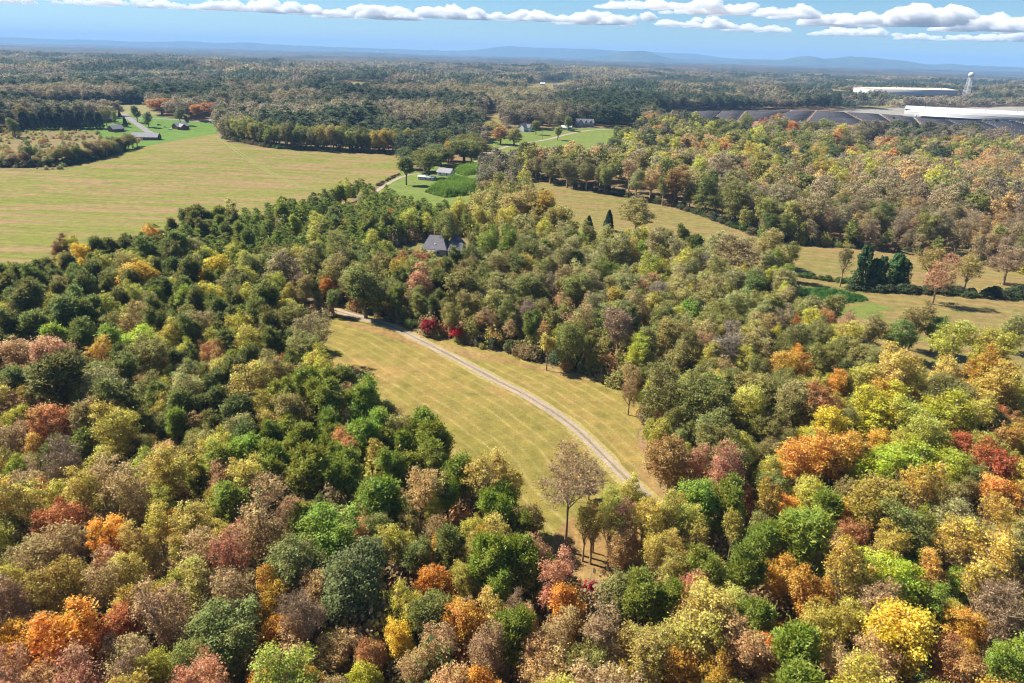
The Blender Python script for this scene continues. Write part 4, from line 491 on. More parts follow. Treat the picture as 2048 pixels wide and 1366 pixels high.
def broadleaf(name, seed, H=17., R=5., base=.26, clumps=52, cr=1.5, per=120, leaf=.30, twigs=0, shape=1.0, mat='leaf', top=0.0, bark='bark', limb=1.0, trunk=True, needle=False):
    """Crown of leaf clumps on a branching frame. shape > 1 narrows the top, < 1 flattens it; top > 0 thins the lower crown."""
    rng = np.random.default_rng(seed)
    zc, hz = H * (1 + base) / 2, H * (1 - base) / 2
    lob = rng.uniform(.78, 1.12, 7)
    nlb = int(rng.integers(4, 7))
    lb = [(0, 0, 0, .64)] + [(math.cos(a_) * d_, math.sin(a_) * d_, z_, s_) for a_, d_, z_, s_ in zip(np.arange(nlb) * 6.283 / nlb + rng.uniform(-.4, .4, nlb), rng.uniform(.42, .68, nlb), rng.uniform(-.5, .55, nlb), rng.uniform(.34, .56, nlb))]
    def samp(r):
        while True:
            u = r.normal(size=3); u /= np.linalg.norm(u)
            j_ = 0 if r.random() < .3 else int(r.integers(0, len(lb)))
            q = u * r.uniform(.25, 1) ** .42 * lb[j_][3] + np.array(lb[j_][:3])
            if abs(q[2]) > 1: continue
            t = (q[2] + 1) / 2
            w = (1 - max(0, q[2]) ** 2 * (shape - 1) * .5) if shape > 1 else 1
            if q[2] < -.55 and r.random() < (.3 if base < .15 else .7): continue
            a = math.atan2(q[1], q[0]) / (2 * math.pi) * 7
            l = lob[int(a) % 7] * (1 - a % 1) + lob[(int(a) + 1) % 7] * (a % 1)
            return np.array([q[0] * (R - cr * .75) * w * l, q[1] * (R - cr * .75) * w * l, zc + q[2] * (hz - cr * .6) * (.92 + .08 * l)])
    C = spread_points(clumps, samp, rng, 8)
    crs = cr * rng.uniform(.55, 1.5, clumps)
    tonec = rng.uniform(.25, .75, clumps)
    P, N, Sz, To = [], [], [], []
    for c, r_, tc in zip(C, crs, tonec):
        t = (c[2] - base * H) / (H * (1 - base))
        n = int(per * (r_ / cr) ** 2 * (1 if top <= 0 else np.clip((t - top * .6) / max(1e-3, 1 - top), .05, 1.0)))
        if n < 2: continue
        u = unit(n, rng)
        low = (u[:, 2] < -.3) & (rng.random(n) < .6)
        u[low, 2] *= -1
        rr = r_ * np.abs(.62 + .36 * rng.normal(size=n))
        P.append(c + u * rr[:, None] * np.array([1, 1, .78])); N.append(u + np.array([0, 0, .45]) + rng.normal(size=(n, 3)) * .65)
        Sz.append(leaf * rng.uniform(.6, 1.35, n)); To.append(np.clip(tc + rng.normal(size=n) * .22, 0, 1))
    if needle:
        Dn = np.vstack(N)
        V, Fq = quads_at(np.vstack(P), np.cross(Dn, unit(len(Dn), rng)), np.concatenate(Sz), rng, .32, Dn / np.linalg.norm(Dn, axis=1)[:, None])
    else:
        V, Fq = quads_at(np.vstack(P), np.vstack(N), np.concatenate(Sz), rng, .72)
    tone = np.concatenate(To)
    crown_F, crown_V = [Fq], [V]
    crown = mesh_from(name + '_crown', np.vstack(crown_V), crown_F, [M[mat]], {'tone': ('FACE', tone)})
    if not trunk:
        return crown, None
    tb = Tubes()
    lean = rng.normal(size=2) * .35
    zt = H * .80
    tz = np.linspace(0, 1, 7)
    tp = np.column_stack([lean[0] * tz ** 2 * 1.5, lean[1] * tz ** 2 * 1.5, tz * zt])
    rb = .034 * R + .012 * H * .7
    tb.add(tp, rb * (1.25 - tz * 1.02) ** 1.1 * limb, 7)
    def trunk_at(z):
        q = np.clip(z / zt, 0, 1); return np.array([lean[0] * q * q * 1.5, lean[1] * q * q * 1.5, q * zt])
    nl = 9
    order = np.argsort(np.arctan2(C[:, 1], C[:, 0]))
    tips = [order[int(i * clumps / nl)] for i in range(nl)]
    limbs = []
    for t in tips:
        c = C[t]; z0 = H * base * .8 + (c[2] - H * base) * rng.uniform(.25, .5); z0 = max(z0, H * base * .75)
        a = trunk_at(min(z0, c[2] * .8)); q = curve(a, c, np.array([0, 0, -abs(c[2] - a[2]) * .12 + .2]), 6)
        tb.add(q, rb * limb * np.linspace(.46, .10, 6), 5); limbs.append(q)
    LP = np.vstack(limbs)
    for i, c in enumerate(C):
        if i in tips: continue
        ok = LP[:, 2] < c[2] + .2
        if not ok.any(): continue
        q = LP[ok]; a = q[np.linalg.norm(q - c, axis=1).argmin()]
        tb.add(curve(a, c, np.array([0, 0, .25]), 4), rb * limb * np.linspace(.17, .05, 4), 3)
    tm = tb.mesh(name + '_trunk', M[bark])
    if twigs:
        pt = []
        for c, r_ in zip(C, crs):
            u = unit(twigs, rng); u[:, 2] = np.abs(u[:, 2]) * .9 + .1
            a = c + u * r_ * .1 + rng.normal(size=(twigs, 3)) * r_ * .25 - np.array([0, 0, r_ * .3]); b = a + u * (r_ * rng.uniform(.6, 1.35, twigs))[:, None]
            sd_ = np.cross(u, rng.normal(size=(twigs, 3))); sd_ /= np.linalg.norm(sd_, axis=1)[:, None]
            w = rng.uniform(.022, .05, twigs)[:, None]
            pt.append(np.stack([a - sd_ * w, a + sd_ * w, b], 1).reshape(-1, 3))
        W = np.vstack(pt); n0 = len(tm.vertices)
        co = np.empty(n0 * 3, np.float32); tm.vertices.foreach_get('co', co)
        fq = np.vstack(tb.F)
        tm2 = mesh_from(name + '_trunk', np.vstack([co.reshape(-1, 3), W]), [fq, n0 + np.arange(len(W)).reshape(-1, 3)], [M[bark]], None, False)
        bpy.data.meshes.remove(tm); tm = tm2
    return crown, tm

def pine(name, seed, H=17., R=3.6, z0=.40, whorls=10, per=24, needle=.42, mat='leaf', young=False, trunk=True, wid=.22):
    rng = np.random.default_rng(seed)
    tb = Tubes(); tz = np.linspace(0, 1, 6); ln = rng.normal(size=2) * .4
    tb.add(np.column_stack([ln[0] * tz, ln[1] * tz, tz * H * .97]), .26 * (1.05 - tz), 6)
    P, D, Sz, To = [], [], [], []
    for w in range(whorls):
        t = (w + .4) / whorls
        z = H * (z0 + (1 - z0) * t * .97)
        prof = (1 - t) ** .8 if young else math.sqrt(max(0, 1 - t ** 2.0)) * (.62 + .38 * min(1, t * 2.5))
        nb = 5 if not young else 6
        a0 = rng.uniform(0, 6.28)
        for b in range(nb):
            if not young and rng.random() < .12: continue
            a = a0 + b * 6.283 / nb + rng.normal() * .25
            L = R * prof * rng.uniform(.72, 1.15) + .25
            rise = L * (rng.uniform(.05, .4) if not young else rng.uniform(.0, .25))
            A = np.array([ln[0] * z / H, ln[1] * z / H, z]); B = A + np.array([math.cos(a) * L, math.sin(a) * L, rise])
            q = curve(A, B, np.array([0, 0, -.12 * L]), 4)
            tb.add(q, np.linspace(.07, .02, 4), 3)
            for fr in ((.42, .72, 1.0) if L > 1.2 else (.6, 1.0)):
                c = A + (B - A) * fr + rng.normal(size=3) * .22 * np.array([1, 1, .6])
                pr = (.55 + .3 * L / R * 1.4) * rng.uniform(.8, 1.25) * (1 if not young else .8)
                n = per
                u = unit(n, rng); u[:, 2] = np.abs(u[:, 2]) * .85 + .05 * u[:, 2]
                P.append(c + u * (pr * rng.uniform(.35, .95, n))[:, None] * np.array([1.1, 1.1, .7])); D.append(u)
                Sz.append(needle * rng.uniform(.6, 1.2, n)); To.append(np.clip(rng.uniform(.3, .7) + rng.normal(size=n) * .2, 0, 1))
    n = per * 3
    u = unit(n, rng); P.append(np.array([ln[0], ln[1], H * .96]) + u * np.array([.5, .5, .7])); D.append(u); Sz.append(needle * rng.uniform(.6, 1.1, n)); To.append(np.clip(.5 + rng.normal(size=n) * .2, 0, 1))
    P, D = np.vstack(P), np.vstack(D)
    Nn = np.cross(D, unit(len(D), rng)) + np.array([0, 0, .5])
    V, Fq = quads_at(P, Nn, np.concatenate(Sz), rng, wid / needle * .62, D)
    crown = mesh_from(name + '_crown', V, Fq, [M[mat]], {'tone': ('FACE', np.concatenate(To))})
    return crown, (tb.mesh(name + '_trunk', M['bark']) if trunk else None)

def column(name, seed, H, R, n, leaf, power=1.0, rough=.25, mat='leaf', dome=False, trunk_h=.12):
    """Dense evergreen cone, clipped column or leafy dome: leaves over the surface and just under it."""
    rng = np.random.default_rng(seed)
    t = rng.random(n) ** (.8 if not dome else .62); a = rng.uniform(0, 6.283, n)
    prof = np.sqrt(np.maximum(0, 1 - t ** 2)) if dome else (np.minimum(1, (1 - t) * 1.0 + .02) ** power) * np.minimum(1, .75 + t * 2)
    bump = 1 + rough * (value_noise(a * 2.2 + seed, t * 7, seed) - .5) * 2 + rough * .6 * (value_noise(a * 5, t * 15, seed + 1) - .5) * 2
    rr = R * prof * bump * (1 - .25 * rng.random(n) ** 2)
    P = np.column_stack([np.cos(a) * rr, np.sin(a) * rr, H * (.03 + .95 * t * (1 + .12 * rough * (bump - 1)))])
    N = np.column_stack([np.cos(a), np.sin(a), .4 + t * .6]) + rng.normal(size=(n, 3)) * .6
    V, Fq = quads_at(P, N, leaf * rng.uniform(.6, 1.3, n), rng, .7)
    tone = np.clip(.5 + (bump - 1) * .4 + rng.normal(size=n) * .2, 0, 1)
    crown = mesh_from(name + '_crown', V, Fq, [M[mat]], {'tone': ('FACE', tone)})
    tb = Tubes(); tz = np.linspace(0, 1, 4)
    tb.add(np.column_stack([tz * 0, tz * 0, tz * H * .8]), .035 * R * 2 * (1.1 - tz) + .03, 5)
    return crown, tb.mesh(name + '_trunk', M['bark'])

PROTO = {}
PROTO['round'] = [(17, 5) + broadleaf('round%d' % i, 100 + i, 17, 5, .07, 112, .98, 118, .155, 9, 1.0) for i in range(7)]
PROTO['oval'] = [(17, 4.4) + broadleaf('oval%d' % i, 130 + i, 17, 4.4, .06, 104, .92, 118, .15, 9, 1.5) for i in range(5)]
PROTO['loose'] = [(18, 4.8) + broadleaf('loose%d' % i, 160 + i, 18, 4.8, .13, 102, .96, 86, .152, 14, 1.3, bark='pale_bark') for i in range(6)]
PROTO['thin'] = [(18, 4.6) + broadleaf('thin%d' % i, 190 + i, 18, 4.6, .18, 98, .88, 54, .145, 17, 1.3, bark='pale_bark') for i in range(6)]
PROTO['topped'] = [(20, 4.4) + broadleaf('topped%d' % i, 220 + i, 20, 4.4, .22, 86, .93, 95, .16, 18, 1.6, top=.42, bark='pale_bark') for i in range(5)]
PROTO['bare'] = [(16, 4.6) + broadleaf('bare%d' % i, 250 + i, 16, 4.6, .22, 88, 1.0, 10, .15, 56, 1.2, bark='pale_bark') for i in range(4)]
PROTO['lone'] = [(25, 5.6) + broadleaf('lone', 271, 25, 5.6, .36, 110, 1.15, 34, .15, 34, 1.7, top=.3, bark='pale_bark', limb=.52)]
PROTO['pine'] = [(17, 3.7) + broadleaf('pine%d' % i, 300 + i, 17, 3.7, .24, 70, 1.0, 150, .30, 0, 1.5, needle=True) for i in range(6)]
PROTO['young'] = [(11, 2.4) + pine('young%d' % i, 330 + i, 11, 2.4, .1, 11, 15, .36, young=True) for i in range(4)]
PROTO['cedar'] = [(8, 1.7) + column('cedar%d' % i, 360 + i, 8, 1.7, 3200, .22, .75, .22) for i in range(3)]
PROTO['screen'] = [(8, 1.7) + column('screen%d' % i, 370 + i, 8, 1.7, 3400, .2, .28, .25) for i in range(3)]
PROTO['vine'] = [(14, 2.2) + column('vine%d' % i, 380 + i, 14, 2.2, 4200, .26, .38, .5) for i in range(3)]
PROTO['shrub'] = [(3, 1.9) + column('shrub%d' % i, 400 + i, 3, 1.9, 1500, .19, 1, .5, dome=True) for i in range(4)]
PROTO['spread'] = [(5, 2.2) + broadleaf('spread%d' % i, 420 + i, 5, 2.2, .34, 26, .6, 80, .14, 8, .8) for i in range(2)]

# code: (object name, phrase, prototypes, colour)
KIND = {
 'PD': ('pine_tree', 'dark green pine', 'pine', (.205, .23, .065)), 'PB': ('pine_tree', 'bright green pine', 'pine', (.29, .34, .058)),
 'PM': ('pine_tree', 'young green pine', 'young', (.24, .295, .068)),
 'OG': ('green_broadleaf_tree', 'dark green leafy tree', 'round', (.26, .275, .08)), 'OGd': ('green_broadleaf_tree', 'deep green leafy tree', 'round', (.18, .22, .078)),
 'OGb': ('green_broadleaf_tree', 'grey-green leafy tree', 'round', (.27, .285, .10)), 'OGo': ('green_broadleaf_tree', 'green-brown leafy tree', 'loose', (.28, .27, .10)),
 'OGy': ('green_broadleaf_tree', 'yellowish green leafy tree', 'round', (.32, .35, .09)),
 'LG': ('green_broadleaf_tree', 'fresh green leafy tree', 'oval', (.29, .385, .06)), 'LGb': ('green_broadleaf_tree', 'light green leafy tree', 'round', (.30, .34, .10)),
 'LGd': ('green_broadleaf_tree', 'mid-green leafy tree', 'round', (.24, .31, .08)),
 'OL': ('olive_broadleaf_tree', 'olive leafy tree', 'round', (.36, .34, .11)), 'OLg': ('olive_broadleaf_tree', 'golden olive leafy tree', 'round', (.50, .40, .09)),
 'OLb': ('olive_broadleaf_tree', 'brownish olive leafy tree', 'loose', (.38, .31, .17)), 'OLy': ('olive_broadleaf_tree', 'yellowish olive leafy tree', 'loose', (.44, .39, .13)),
 'OLr': ('olive_broadleaf_tree', 'russet olive leafy tree', 'round', (.45, .30, .11)), 'LO': ('olive_broadleaf_tree', 'pale olive leafy tree', 'loose', (.45, .43, .18)),
 'LOs': ('olive_broadleaf_tree', 'pale thin olive tree', 'thin', (0.384, 0.338, 0.153)),
 'YG': ('yellow_leaved_tree', 'yellow-green leafy tree', 'loose', (.54, .52, .10)), 'YGo': ('yellow_leaved_tree', 'mellow yellow leafy tree', 'loose', (.55, .46, .13)),
 'YL': ('yellow_leaved_tree', 'lime yellow leafy tree', 'oval', (.50, .53, .07)), 'YE': ('yellow_leaved_tree', 'bright yellow leafy tree', 'oval', (.68, .53, .07)),
 'YEt': ('yellow_leaved_tree', 'small pale yellow tree', 'spread', (0.679, 0.560, 0.133)),
 'GO': ('golden_leaved_tree', 'golden leafy tree', 'oval', (.64, .38, .07)), 'GOd': ('golden_leaved_tree', 'deep golden orange tree', 'oval', (.65, .31, .035)),
 'OR': ('orange_leaved_tree', 'orange leafy tree', 'oval', (.63, .275, .055)), 'RO': ('orange_leaved_tree', 'reddish orange leafy tree', 'oval', (.57, .225, .08)),
 'RU': ('rust_leaved_tree', 'rust brown leafy tree', 'oval', (.53, .29, .11)), 'RUp': ('rust_leaved_tree', 'pale tan leafy tree', 'round', (.58, .36, .20)), 'RUd': ('rust_leaved_tree', 'dull brown leafy tree', 'round', (0.295, 0.163, 0.081)),
 'RD': ('red_leaved_tree', 'small vivid red tree', 'spread', (.48, .032, .05)),
 'BR': ('thinly_leaved_tree', 'thin brown-leaved tree', 'thin', (.55, .39, .18)), 'BRo': ('thinly_leaved_tree', 'thin olive brown tree', 'thin', (.47, .38, .15)), 'BRf': ('thinly_leaved_tree', 'greyish brown tree', 'thin', (.40, .32, .20)),
 'PK': ('thinly_leaved_tree', 'thin pinkish red tree', 'thin', (.58, .31, .19)), 'SY': ('thinly_leaved_tree', 'tall thin yellow-topped tree', 'topped', (.60, .52, .12)),
 'YEs': ('thinly_leaved_tree', 'thin gold-topped tree', 'topped', (.62, .46, .09)), 'LN': ('thinly_leaved_tree', 'tall thin brown tree with long bare trunk', 'lone', (.46, .29, .13)),
 'YEp': ('thinly_leaved_tree', 'pale golden thin-crowned tree', 'thin', (.46, .36, .11)),
 'TN': ('thinly_leaved_tree', 'narrow ragged tree', 'topped', (0.236, 0.251, 0.104)),
 'GR': ('bare_tree', 'bare grey tree', 'bare', (.46, .36, .22)), 'GRo': ('bare_tree', 'greyish half-bare tree', 'thin', (0.295, 0.265, 0.191)), 'GRs': ('bare_tree', 'low bare grey bush', 'bare', (0.147, 0.147, 0.104)),
 'CE': ('cedar_tree', 'dark green cedar', 'cedar', (0.051, 0.091, 0.050)), 'IV': ('vine_covered_tree', 'tree smothered in green vines', 'vine', (0.081, 0.155, 0.056)), 'SH': ('shrub', 'dark green shrub', 'shrub', (0.104, 0.133, 0.059)),
}

# ------------------------------------------------------------------ where trees stand
OPEN = [np.array(v) for v in OUTLINES.values()]
def in_open(x, y):
    r = np.zeros(np.shape(x), bool)
    for p in OPEN:
        r |= inside(p, x, y)
    return r
def near_road(x, y):
    r = np.zeros(np.shape(x), bool)
    for n_, w in (('gravel_track', 4.0), ('farm_road', 4.5), ('field_lane', 3.5), ('cul_de_sac_lane', 5), ('side_road', 5)):
        r |= seg_dist(LINES[n_], x, y)[0] < w
    return r
AX = np.array([a[0] for a in ANCHORS]); AW = [a[1] for a in ANCHORS]
def pick_kind(x, y, rng):
    d = np.hypot((AX[:, 0] - x), (AX[:, 1] - y)) / (12 + .12 * math.hypot(x, y))
    w = 1 / (d ** 3 + .05)
    acc = {}
    for i in np.argsort(-w)[:4]:
        s = sum(AW[i].values())
        for kk, v in AW[i].items():
            acc[kk] = acc.get(kk, 0) + w[i] * v / s
    ks = list(acc); p = np.array([acc[q] for q in ks])
    return ks[rng.choice(len(ks), p=p / p.sum())]

BUILT = []          # (x, y, radius) of houses, kept clear of trees

CAMP = np.array([0, 0, CAM_H]); CF, CR_, CU = np.array(fwd), np.array(rt), np.array(up)
def project(x, y, z):
    v = np.array([x, y, z]) - CAMP
    d = v @ CF
    return 1024 + 1365 * (v @ CR_) / d, 683 - 1365 * (v @ CU) / d, d

def clear_of_buildings(x, y):
    """True where no building or its cleared front yard stands."""
    ok = np.ones(np.shape(x), bool)
    for bx, by, rad, ahead in BUILT:
        n_ = math.hypot(bx, by); vx, vy = -bx / n_, -by / n_
        al = (x - bx) * vx + (y - by) * vy; ac = np.abs((x - bx) * vy - (y - by) * vx)
        ok &= ~((ac < rad) & (al > -rad) & (al < ahead))
    return ok
def keep_clear(nm, rad, ahead):
    BUILT.append((*SPOTS[nm], rad, ahead))
for nm in ('hs_1', 'hs_2', 'hs_3', 'hs_4', 'hs_5', 'hs_6', 'hs_7', 'hs_8', 'hs_10', 'hs_11', 'hs_12'): keep_clear(nm, 16, 130)
keep_clear('hs_9', 40, 200)
for t_ in np.linspace(0, 1, 6):
    a_, b_ = np.array(SPOTS['wh2_a']), np.array(SPOTS['wh2_b']); q_ = a_ + (b_ - a_) * t_
    BUILT.append((q_[0], q_[1], 50, 170))
for nm in ('h_a', 'h_b', 'h_c'): keep_clear(nm, 13, 30)
keep_clear('h_big', 22, 60); keep_clear('shed_white', 9, 60); keep_clear('garage', 10, 30); keep_clear('tower', 20, 60)
plants = []          # x, y, height, radius, code, group
grid = {}
def crowd(x, y, r, f):
    cx, cy = int(x // 8), int(y // 8)
    for i in range(cx - 2, cx + 3):
        for j in range(cy - 2, cy + 3):
            for (a, b, q) in grid.get((i, j), ()):
                if (a - x) ** 2 + (b - y) ** 2 < (f * (r + q)) ** 2:
                    return True
    return False
def plant(x, y, h, r, code, group=None):
    plants.append((x, y, h, r, code, group))
    grid.setdefault((int(x // 8), int(y // 8)), []).append((x, y, r))

for x, y, h, r, code in NOTABLE:
    plant(x, y, h, r, code)

def along(pts, step):
    return smooth_line(pts, step)
rg = random.Random(5)
for nm in ('left_cedars', 'right_cedars'):
    for x, y in along(ROWS[nm], 6.0):
        plant(x + rg.uniform(-.4, .4), y + rg.uniform(-.6, .6), rg.uniform(16.5, 18.5), rg.uniform(4.4, 5.2), 'CS', 'cedars in the two clipped screens behind the houses')
for x, y in along(ROWS['far_hedge'], 10):
    plant(x, y + rg.uniform(-1, 1), rg.uniform(13, 15), rg.uniform(6, 7), 'CS', 'cedars in the long dark hedge behind the hay field')
for x, y in along(ROWS['ditch_hedge'], 3.2):
    for q in range(2):
        r = rg.uniform(1.6, 3.0)
        plant(x + rg.uniform(-1.5, 1.5), y + rg.uniform(-2, 3.5), r * rg.uniform(1.1, 1.7), r, 'SH', 'shrubs in the hedge along the field ditch')
for x, y in along(ROWS['ditch_shrubs'], 3.0):
    r = rg.uniform(1.2, 2.3)
    plant(x + rg.uniform(-1, 1), y + rg.uniform(-1.5, 1.5), r * rg.uniform(.9, 1.3), r, 'SHg', 'shrubs along the grassy ditch')
for x, y in along(ROWS['lane_hedge'], 3.0):
    r = rg.uniform(1.0, 1.8)
    plant(x + rg.uniform(-1, 1) - 3, y + rg.uniform(-1.5, 1.5), r * 1.2, r, 'SHb', 'brushy shrubs beside the farm lane')
KIND['SHo'] = ('shrub', 'olive leafy shrub', 'shrub', (.16, .16, .06)); KIND['CS'] = ('cedar_tree', 'dark green cedar', 'screen', (.045, .07, .036)); KIND['SHg'] = ('shrub', 'leafy green shrub', 'shrub', (.11, .18, .045)); KIND['SHb'] = ('shrub', 'brown brushy shrub', 'shrub', (.2, .15, .08))
fr = along(ROWS['row_front'], 8.0)
for k_, (x, y) in enumerate(fr):
    for q in range(3):
        r = rg.uniform(5.8, 7.6)
        plant(x + rg.uniform(-1.5, 1.5), y + 6 + q * 11.0 + rg.uniform(-2, 2), rg.uniform(20, 26), r, rg.choice(['OLg', 'OGy', 'OG', 'OGo', 'OL', 'OG', 'OGd']), 'trees in the tall row behind the stubble field')
th = along(ROWS['thicket_left'], 7.0)
for x, y in th:
    for q in range(3):
        r = rg.uniform(4.2, 7.0)
        xx, yy = x + rg.uniform(-3, 3), y + 5 + q * 12 + rg.uniform(-3, 3)
        plant(xx, yy, rg.uniform(9, 16), r, rg.choice(['OG', 'OGo', 'OLb', 'OL', 'BRo', 'OGo', 'OGd', 'LO']), 'bushy trees in the thicket below the houses')

for nm, stp, wh in (('wood_edge', 4.6, 'shrubs along the edge of the wood behind the harvested field'), ('row_front', 5.0, 'shrubs at the foot of the tall row behind the stubble field'), ('belt_edge', 4.2, 'shrubs at the foot of the tree belt above the meadow')):
    for x, y in along(ROWS[nm], stp):
        r = rg.uniform(1.8, 3.2)
        plant(x + rg.uniform(-1, 1), y + rg.uniform(.5, 4), r * rg.uniform(1.2, 2.0), r, rg.choice(['SH', 'SH', 'SHg', 'SHo', 'SHb']), wh)
for x, y in along(ROWS['thicket_left'], 4.5):
    for q in range(2):
        r = rg.uniform(2.6, 4.2)
        plant(x + rg.uniform(-2, 2), y + q * 6 + rg.uniform(-2, 2), r * rg.uniform(1.2, 1.7), r, rg.choice(['SH', 'SHb', 'SHg', 'SH']), 'bushy trees in the thicket below the houses')
for x, y in along([SPOTS['yard_trees_a'], SPOTS['yard_trees_b']], 16):
    r = rg.uniform(3.0, 6.5)
    if rg.random() < .75:
        plant(x + rg.uniform(-5, 5), y + rg.uniform(-4, 12), r * rg.uniform(1.5, 2.1), r, rg.choice(['OGd', 'OG', 'OGd', 'OL']), 'trees in the yard before the white warehouse')
# the rest of the woods
rng = np.random.default_rng(21)
def in_view(x, y, h, m=70):
    z = float(terrain(x, y))
    for zz in (z + h, z + h * .4):
        px, py, d = project(x, y, zz)
        if d > 5 and -m < px < 2048 + m and py < 1366 + m:
            return True
    return False
half = math.radians(41.5)
cand = []
gx = np.arange(-460, 460, 3.4)
for yy in np.arange(45, 470, 3.4):
    xs = gx + rng.uniform(-1.6, 1.6, len(gx)); ys = yy + rng.uniform(-1.6, 1.6, len(gx))
    ok = (np.abs(xs) < ys * math.tan(half) + 22) & (np.hypot(xs, ys) < 470) & ~in_open(xs, ys) & ~near_road(xs, ys)
    cand += list(zip(xs[ok], ys[ok]))
rng.shuffle(cand)
for x, y in cand:
    code = pick_kind(x, y, rng)
    u = rng.random()
    if code == 'PM': r, h = 2.0 + u * 1.1, 9 + u * 4
    elif code[0] == 'P': r, h = 2.6 + u * 1.9, 13.5 + u * 7
    elif code in ('SY', 'YEs'): r, h = 2.6 + u * 2.4, 13 + u * 8
    elif code in ('BR', 'GR', 'PK', 'BRo', 'GRo', 'BRf'): r, h = 2.3 + u * 3.2, 8 + u * 11
    else: r, h = 2.5 + u ** 1.3 * 3.8, 9.5 + u * 10.5
    if y > 290 and x > 60: r, h = r * 1.2, h * 1.28
    if crowd(x, y, r, .54 if code == 'PM' else .54): continue
    if not in_view(x, y, h): continue
    plant(x, y, h, r, code)

# individuals: up to 300 of a kind, those that show largest
def shown(p):
    return p[2] * p[3] / (p[0] ** 2 + p[1] ** 2 + 8100)
by_kind = {}
for p in plants:
    by_kind.setdefault(KIND[p[4]][0], []).append(p)
single, rest = [], []
n_notable = set(id(p) for p in plants[:len(NOTABLE)])
for kn, lst in by_kind.items():
    lst.sort(key=lambda p: -(shown(p) + (1 if (id(p) in n_notable or p[5]) else 0)))
    single += lst[:300]; rest += lst[300:]

# labels: look, then the wood it stands in, then its order there
def wood(px, py):
    if py > 1040: return 'front woods below the meadow' if px < 1000 else ('front woods beside the clearing' if px < 1400 else 'front woods beyond the track end')
    if py > 720: return 'woods facing the gravel track' if px < 1000 else 'woods by the track end' if px < 1500 else 'mixed woods below harvested field'
    if py > 540: return 'pine woods beside stubble field' if px < 560 else 'tree belt above the meadow' if px < 1270 else 'woods below the harvested field'
    if py > 350: return 'edge of the stubble field' if px < 330 else 'stand around grey-roofed house' if px < 960 else 'wood beside grey-roofed house' if px < 1480 else 'wood behind harvested field' if py < 500 else 'ditch across harvested field'
    if px < 440: return 'grounds of the brick houses'
    if px < 1000: return 'trees by the farmyard'
    if px < 1250: return 'pasture along the farm road'
    return 'wood below the solar panels'
ORD = 'first second third fourth fifth sixth seventh eighth ninth tenth eleventh twelfth thirteenth fourteenth fifteenth sixteenth seventeenth eighteenth nineteenth'.split()
def ordinal(n):
    if n <= 19: return ORD[n - 1]
    t = {2: 'twent', 3: 'thirt', 4: 'fort', 5: 'fift', 6: 'sixt', 7: 'sevent', 8: 'eight', 9: 'ninet'}[min(9, n // 10)]
    return t + 'ieth' if n % 10 == 0 else t + 'y-' + ORD[n % 10 - 1]
bins = {}
for p in single:
    x, y, h, r, code, grp = p
    z = float(terrain(x, y))
    px, py, d = project(x, y, z + h * .6)
    if grp:
        bins.setdefault((KIND[code][1], '', grp), []).append((px, p))
    else:
        sz = 'small' if r < 2.7 else 'broad' if r > 4.9 else 'slender' if h / r > 4.6 else 'mid-sized'
        if 'small' in KIND[code][1] or 'low' in KIND[code][1]: sz = ''
        bins.setdefault((KIND[code][1], sz, wood(px, py)), []).append((px, p))
LABEL = {}
PLACE = {'shrubs along the edge of the wood behind the harvested field': 'the wood edge behind harvested field', 'shrubs at the foot of the tall row behind the stubble field': 'the foot of the tall row', 'shrubs at the foot of the tree belt above the meadow': 'the foot of the tree belt', 'trees in the yard before the white warehouse': 'the yard before the white warehouse', 'cedars in the two clipped screens behind the houses': 'the tall cedar screens', 'cedars in the long dark hedge behind the hay field': 'the long hay field hedge', 'shrubs in the hedge along the field ditch': 'the field ditch hedge',
         'shrubs along the grassy ditch': 'the grassy ditch', 'brushy shrubs beside the farm lane': 'the farm lane verge', 'trees in the tall row behind the stubble field': 'the tall row behind the stubble field', 'bushy trees in the thicket below the houses': 'the thicket below the houses'}
for (ph, sz, wd), lst in bins.items():
    lst.sort(key=lambda t: t[0])
    head = (sz + ' ' + ph).strip()
    for i, (_, p) in enumerate(lst):
        if len(lst) == 1:
            LABEL[id(p)] = '%s in %s' % (head, PLACE.get(wd, wd))
        else:
            LABEL[id(p)] = '%s, %s such from left in %s' % (head, ordinal(i + 1), PLACE.get(wd, wd))

GROUPS = {'pine_tree': 'pines in the woods', 'green_broadleaf_tree': 'green trees in the woods', 'olive_broadleaf_tree': 'olive trees in the woods', 'yellow_leaved_tree': 'yellow trees in the woods', 'golden_leaved_tree': 'golden trees in the woods',
          'orange_leaved_tree': 'orange trees in the woods', 'rust_leaved_tree': 'rust brown trees in the woods', 'red_leaved_tree': 'small red trees by the meadow', 'thinly_leaved_tree': 'thinly leaved trees in the woods', 'bare_tree': 'bare trees in the woods',
          'cedar_tree': 'cedars', 'vine_covered_tree': 'vine-covered trees along the ditch', 'shrub': 'shrubs'}
def jitter_colour(c, q):
    v = 1 + q.uniform(-.16, .16)
    return (min(1, c[0] * v * (1 + q.uniform(-.10, .10))), min(1, c[1] * v * (1 + q.uniform(-.07, .07))), min(1, c[2] * v * (1 + q.uniform(-.12, .12))), 1)
rq = random.Random(11)
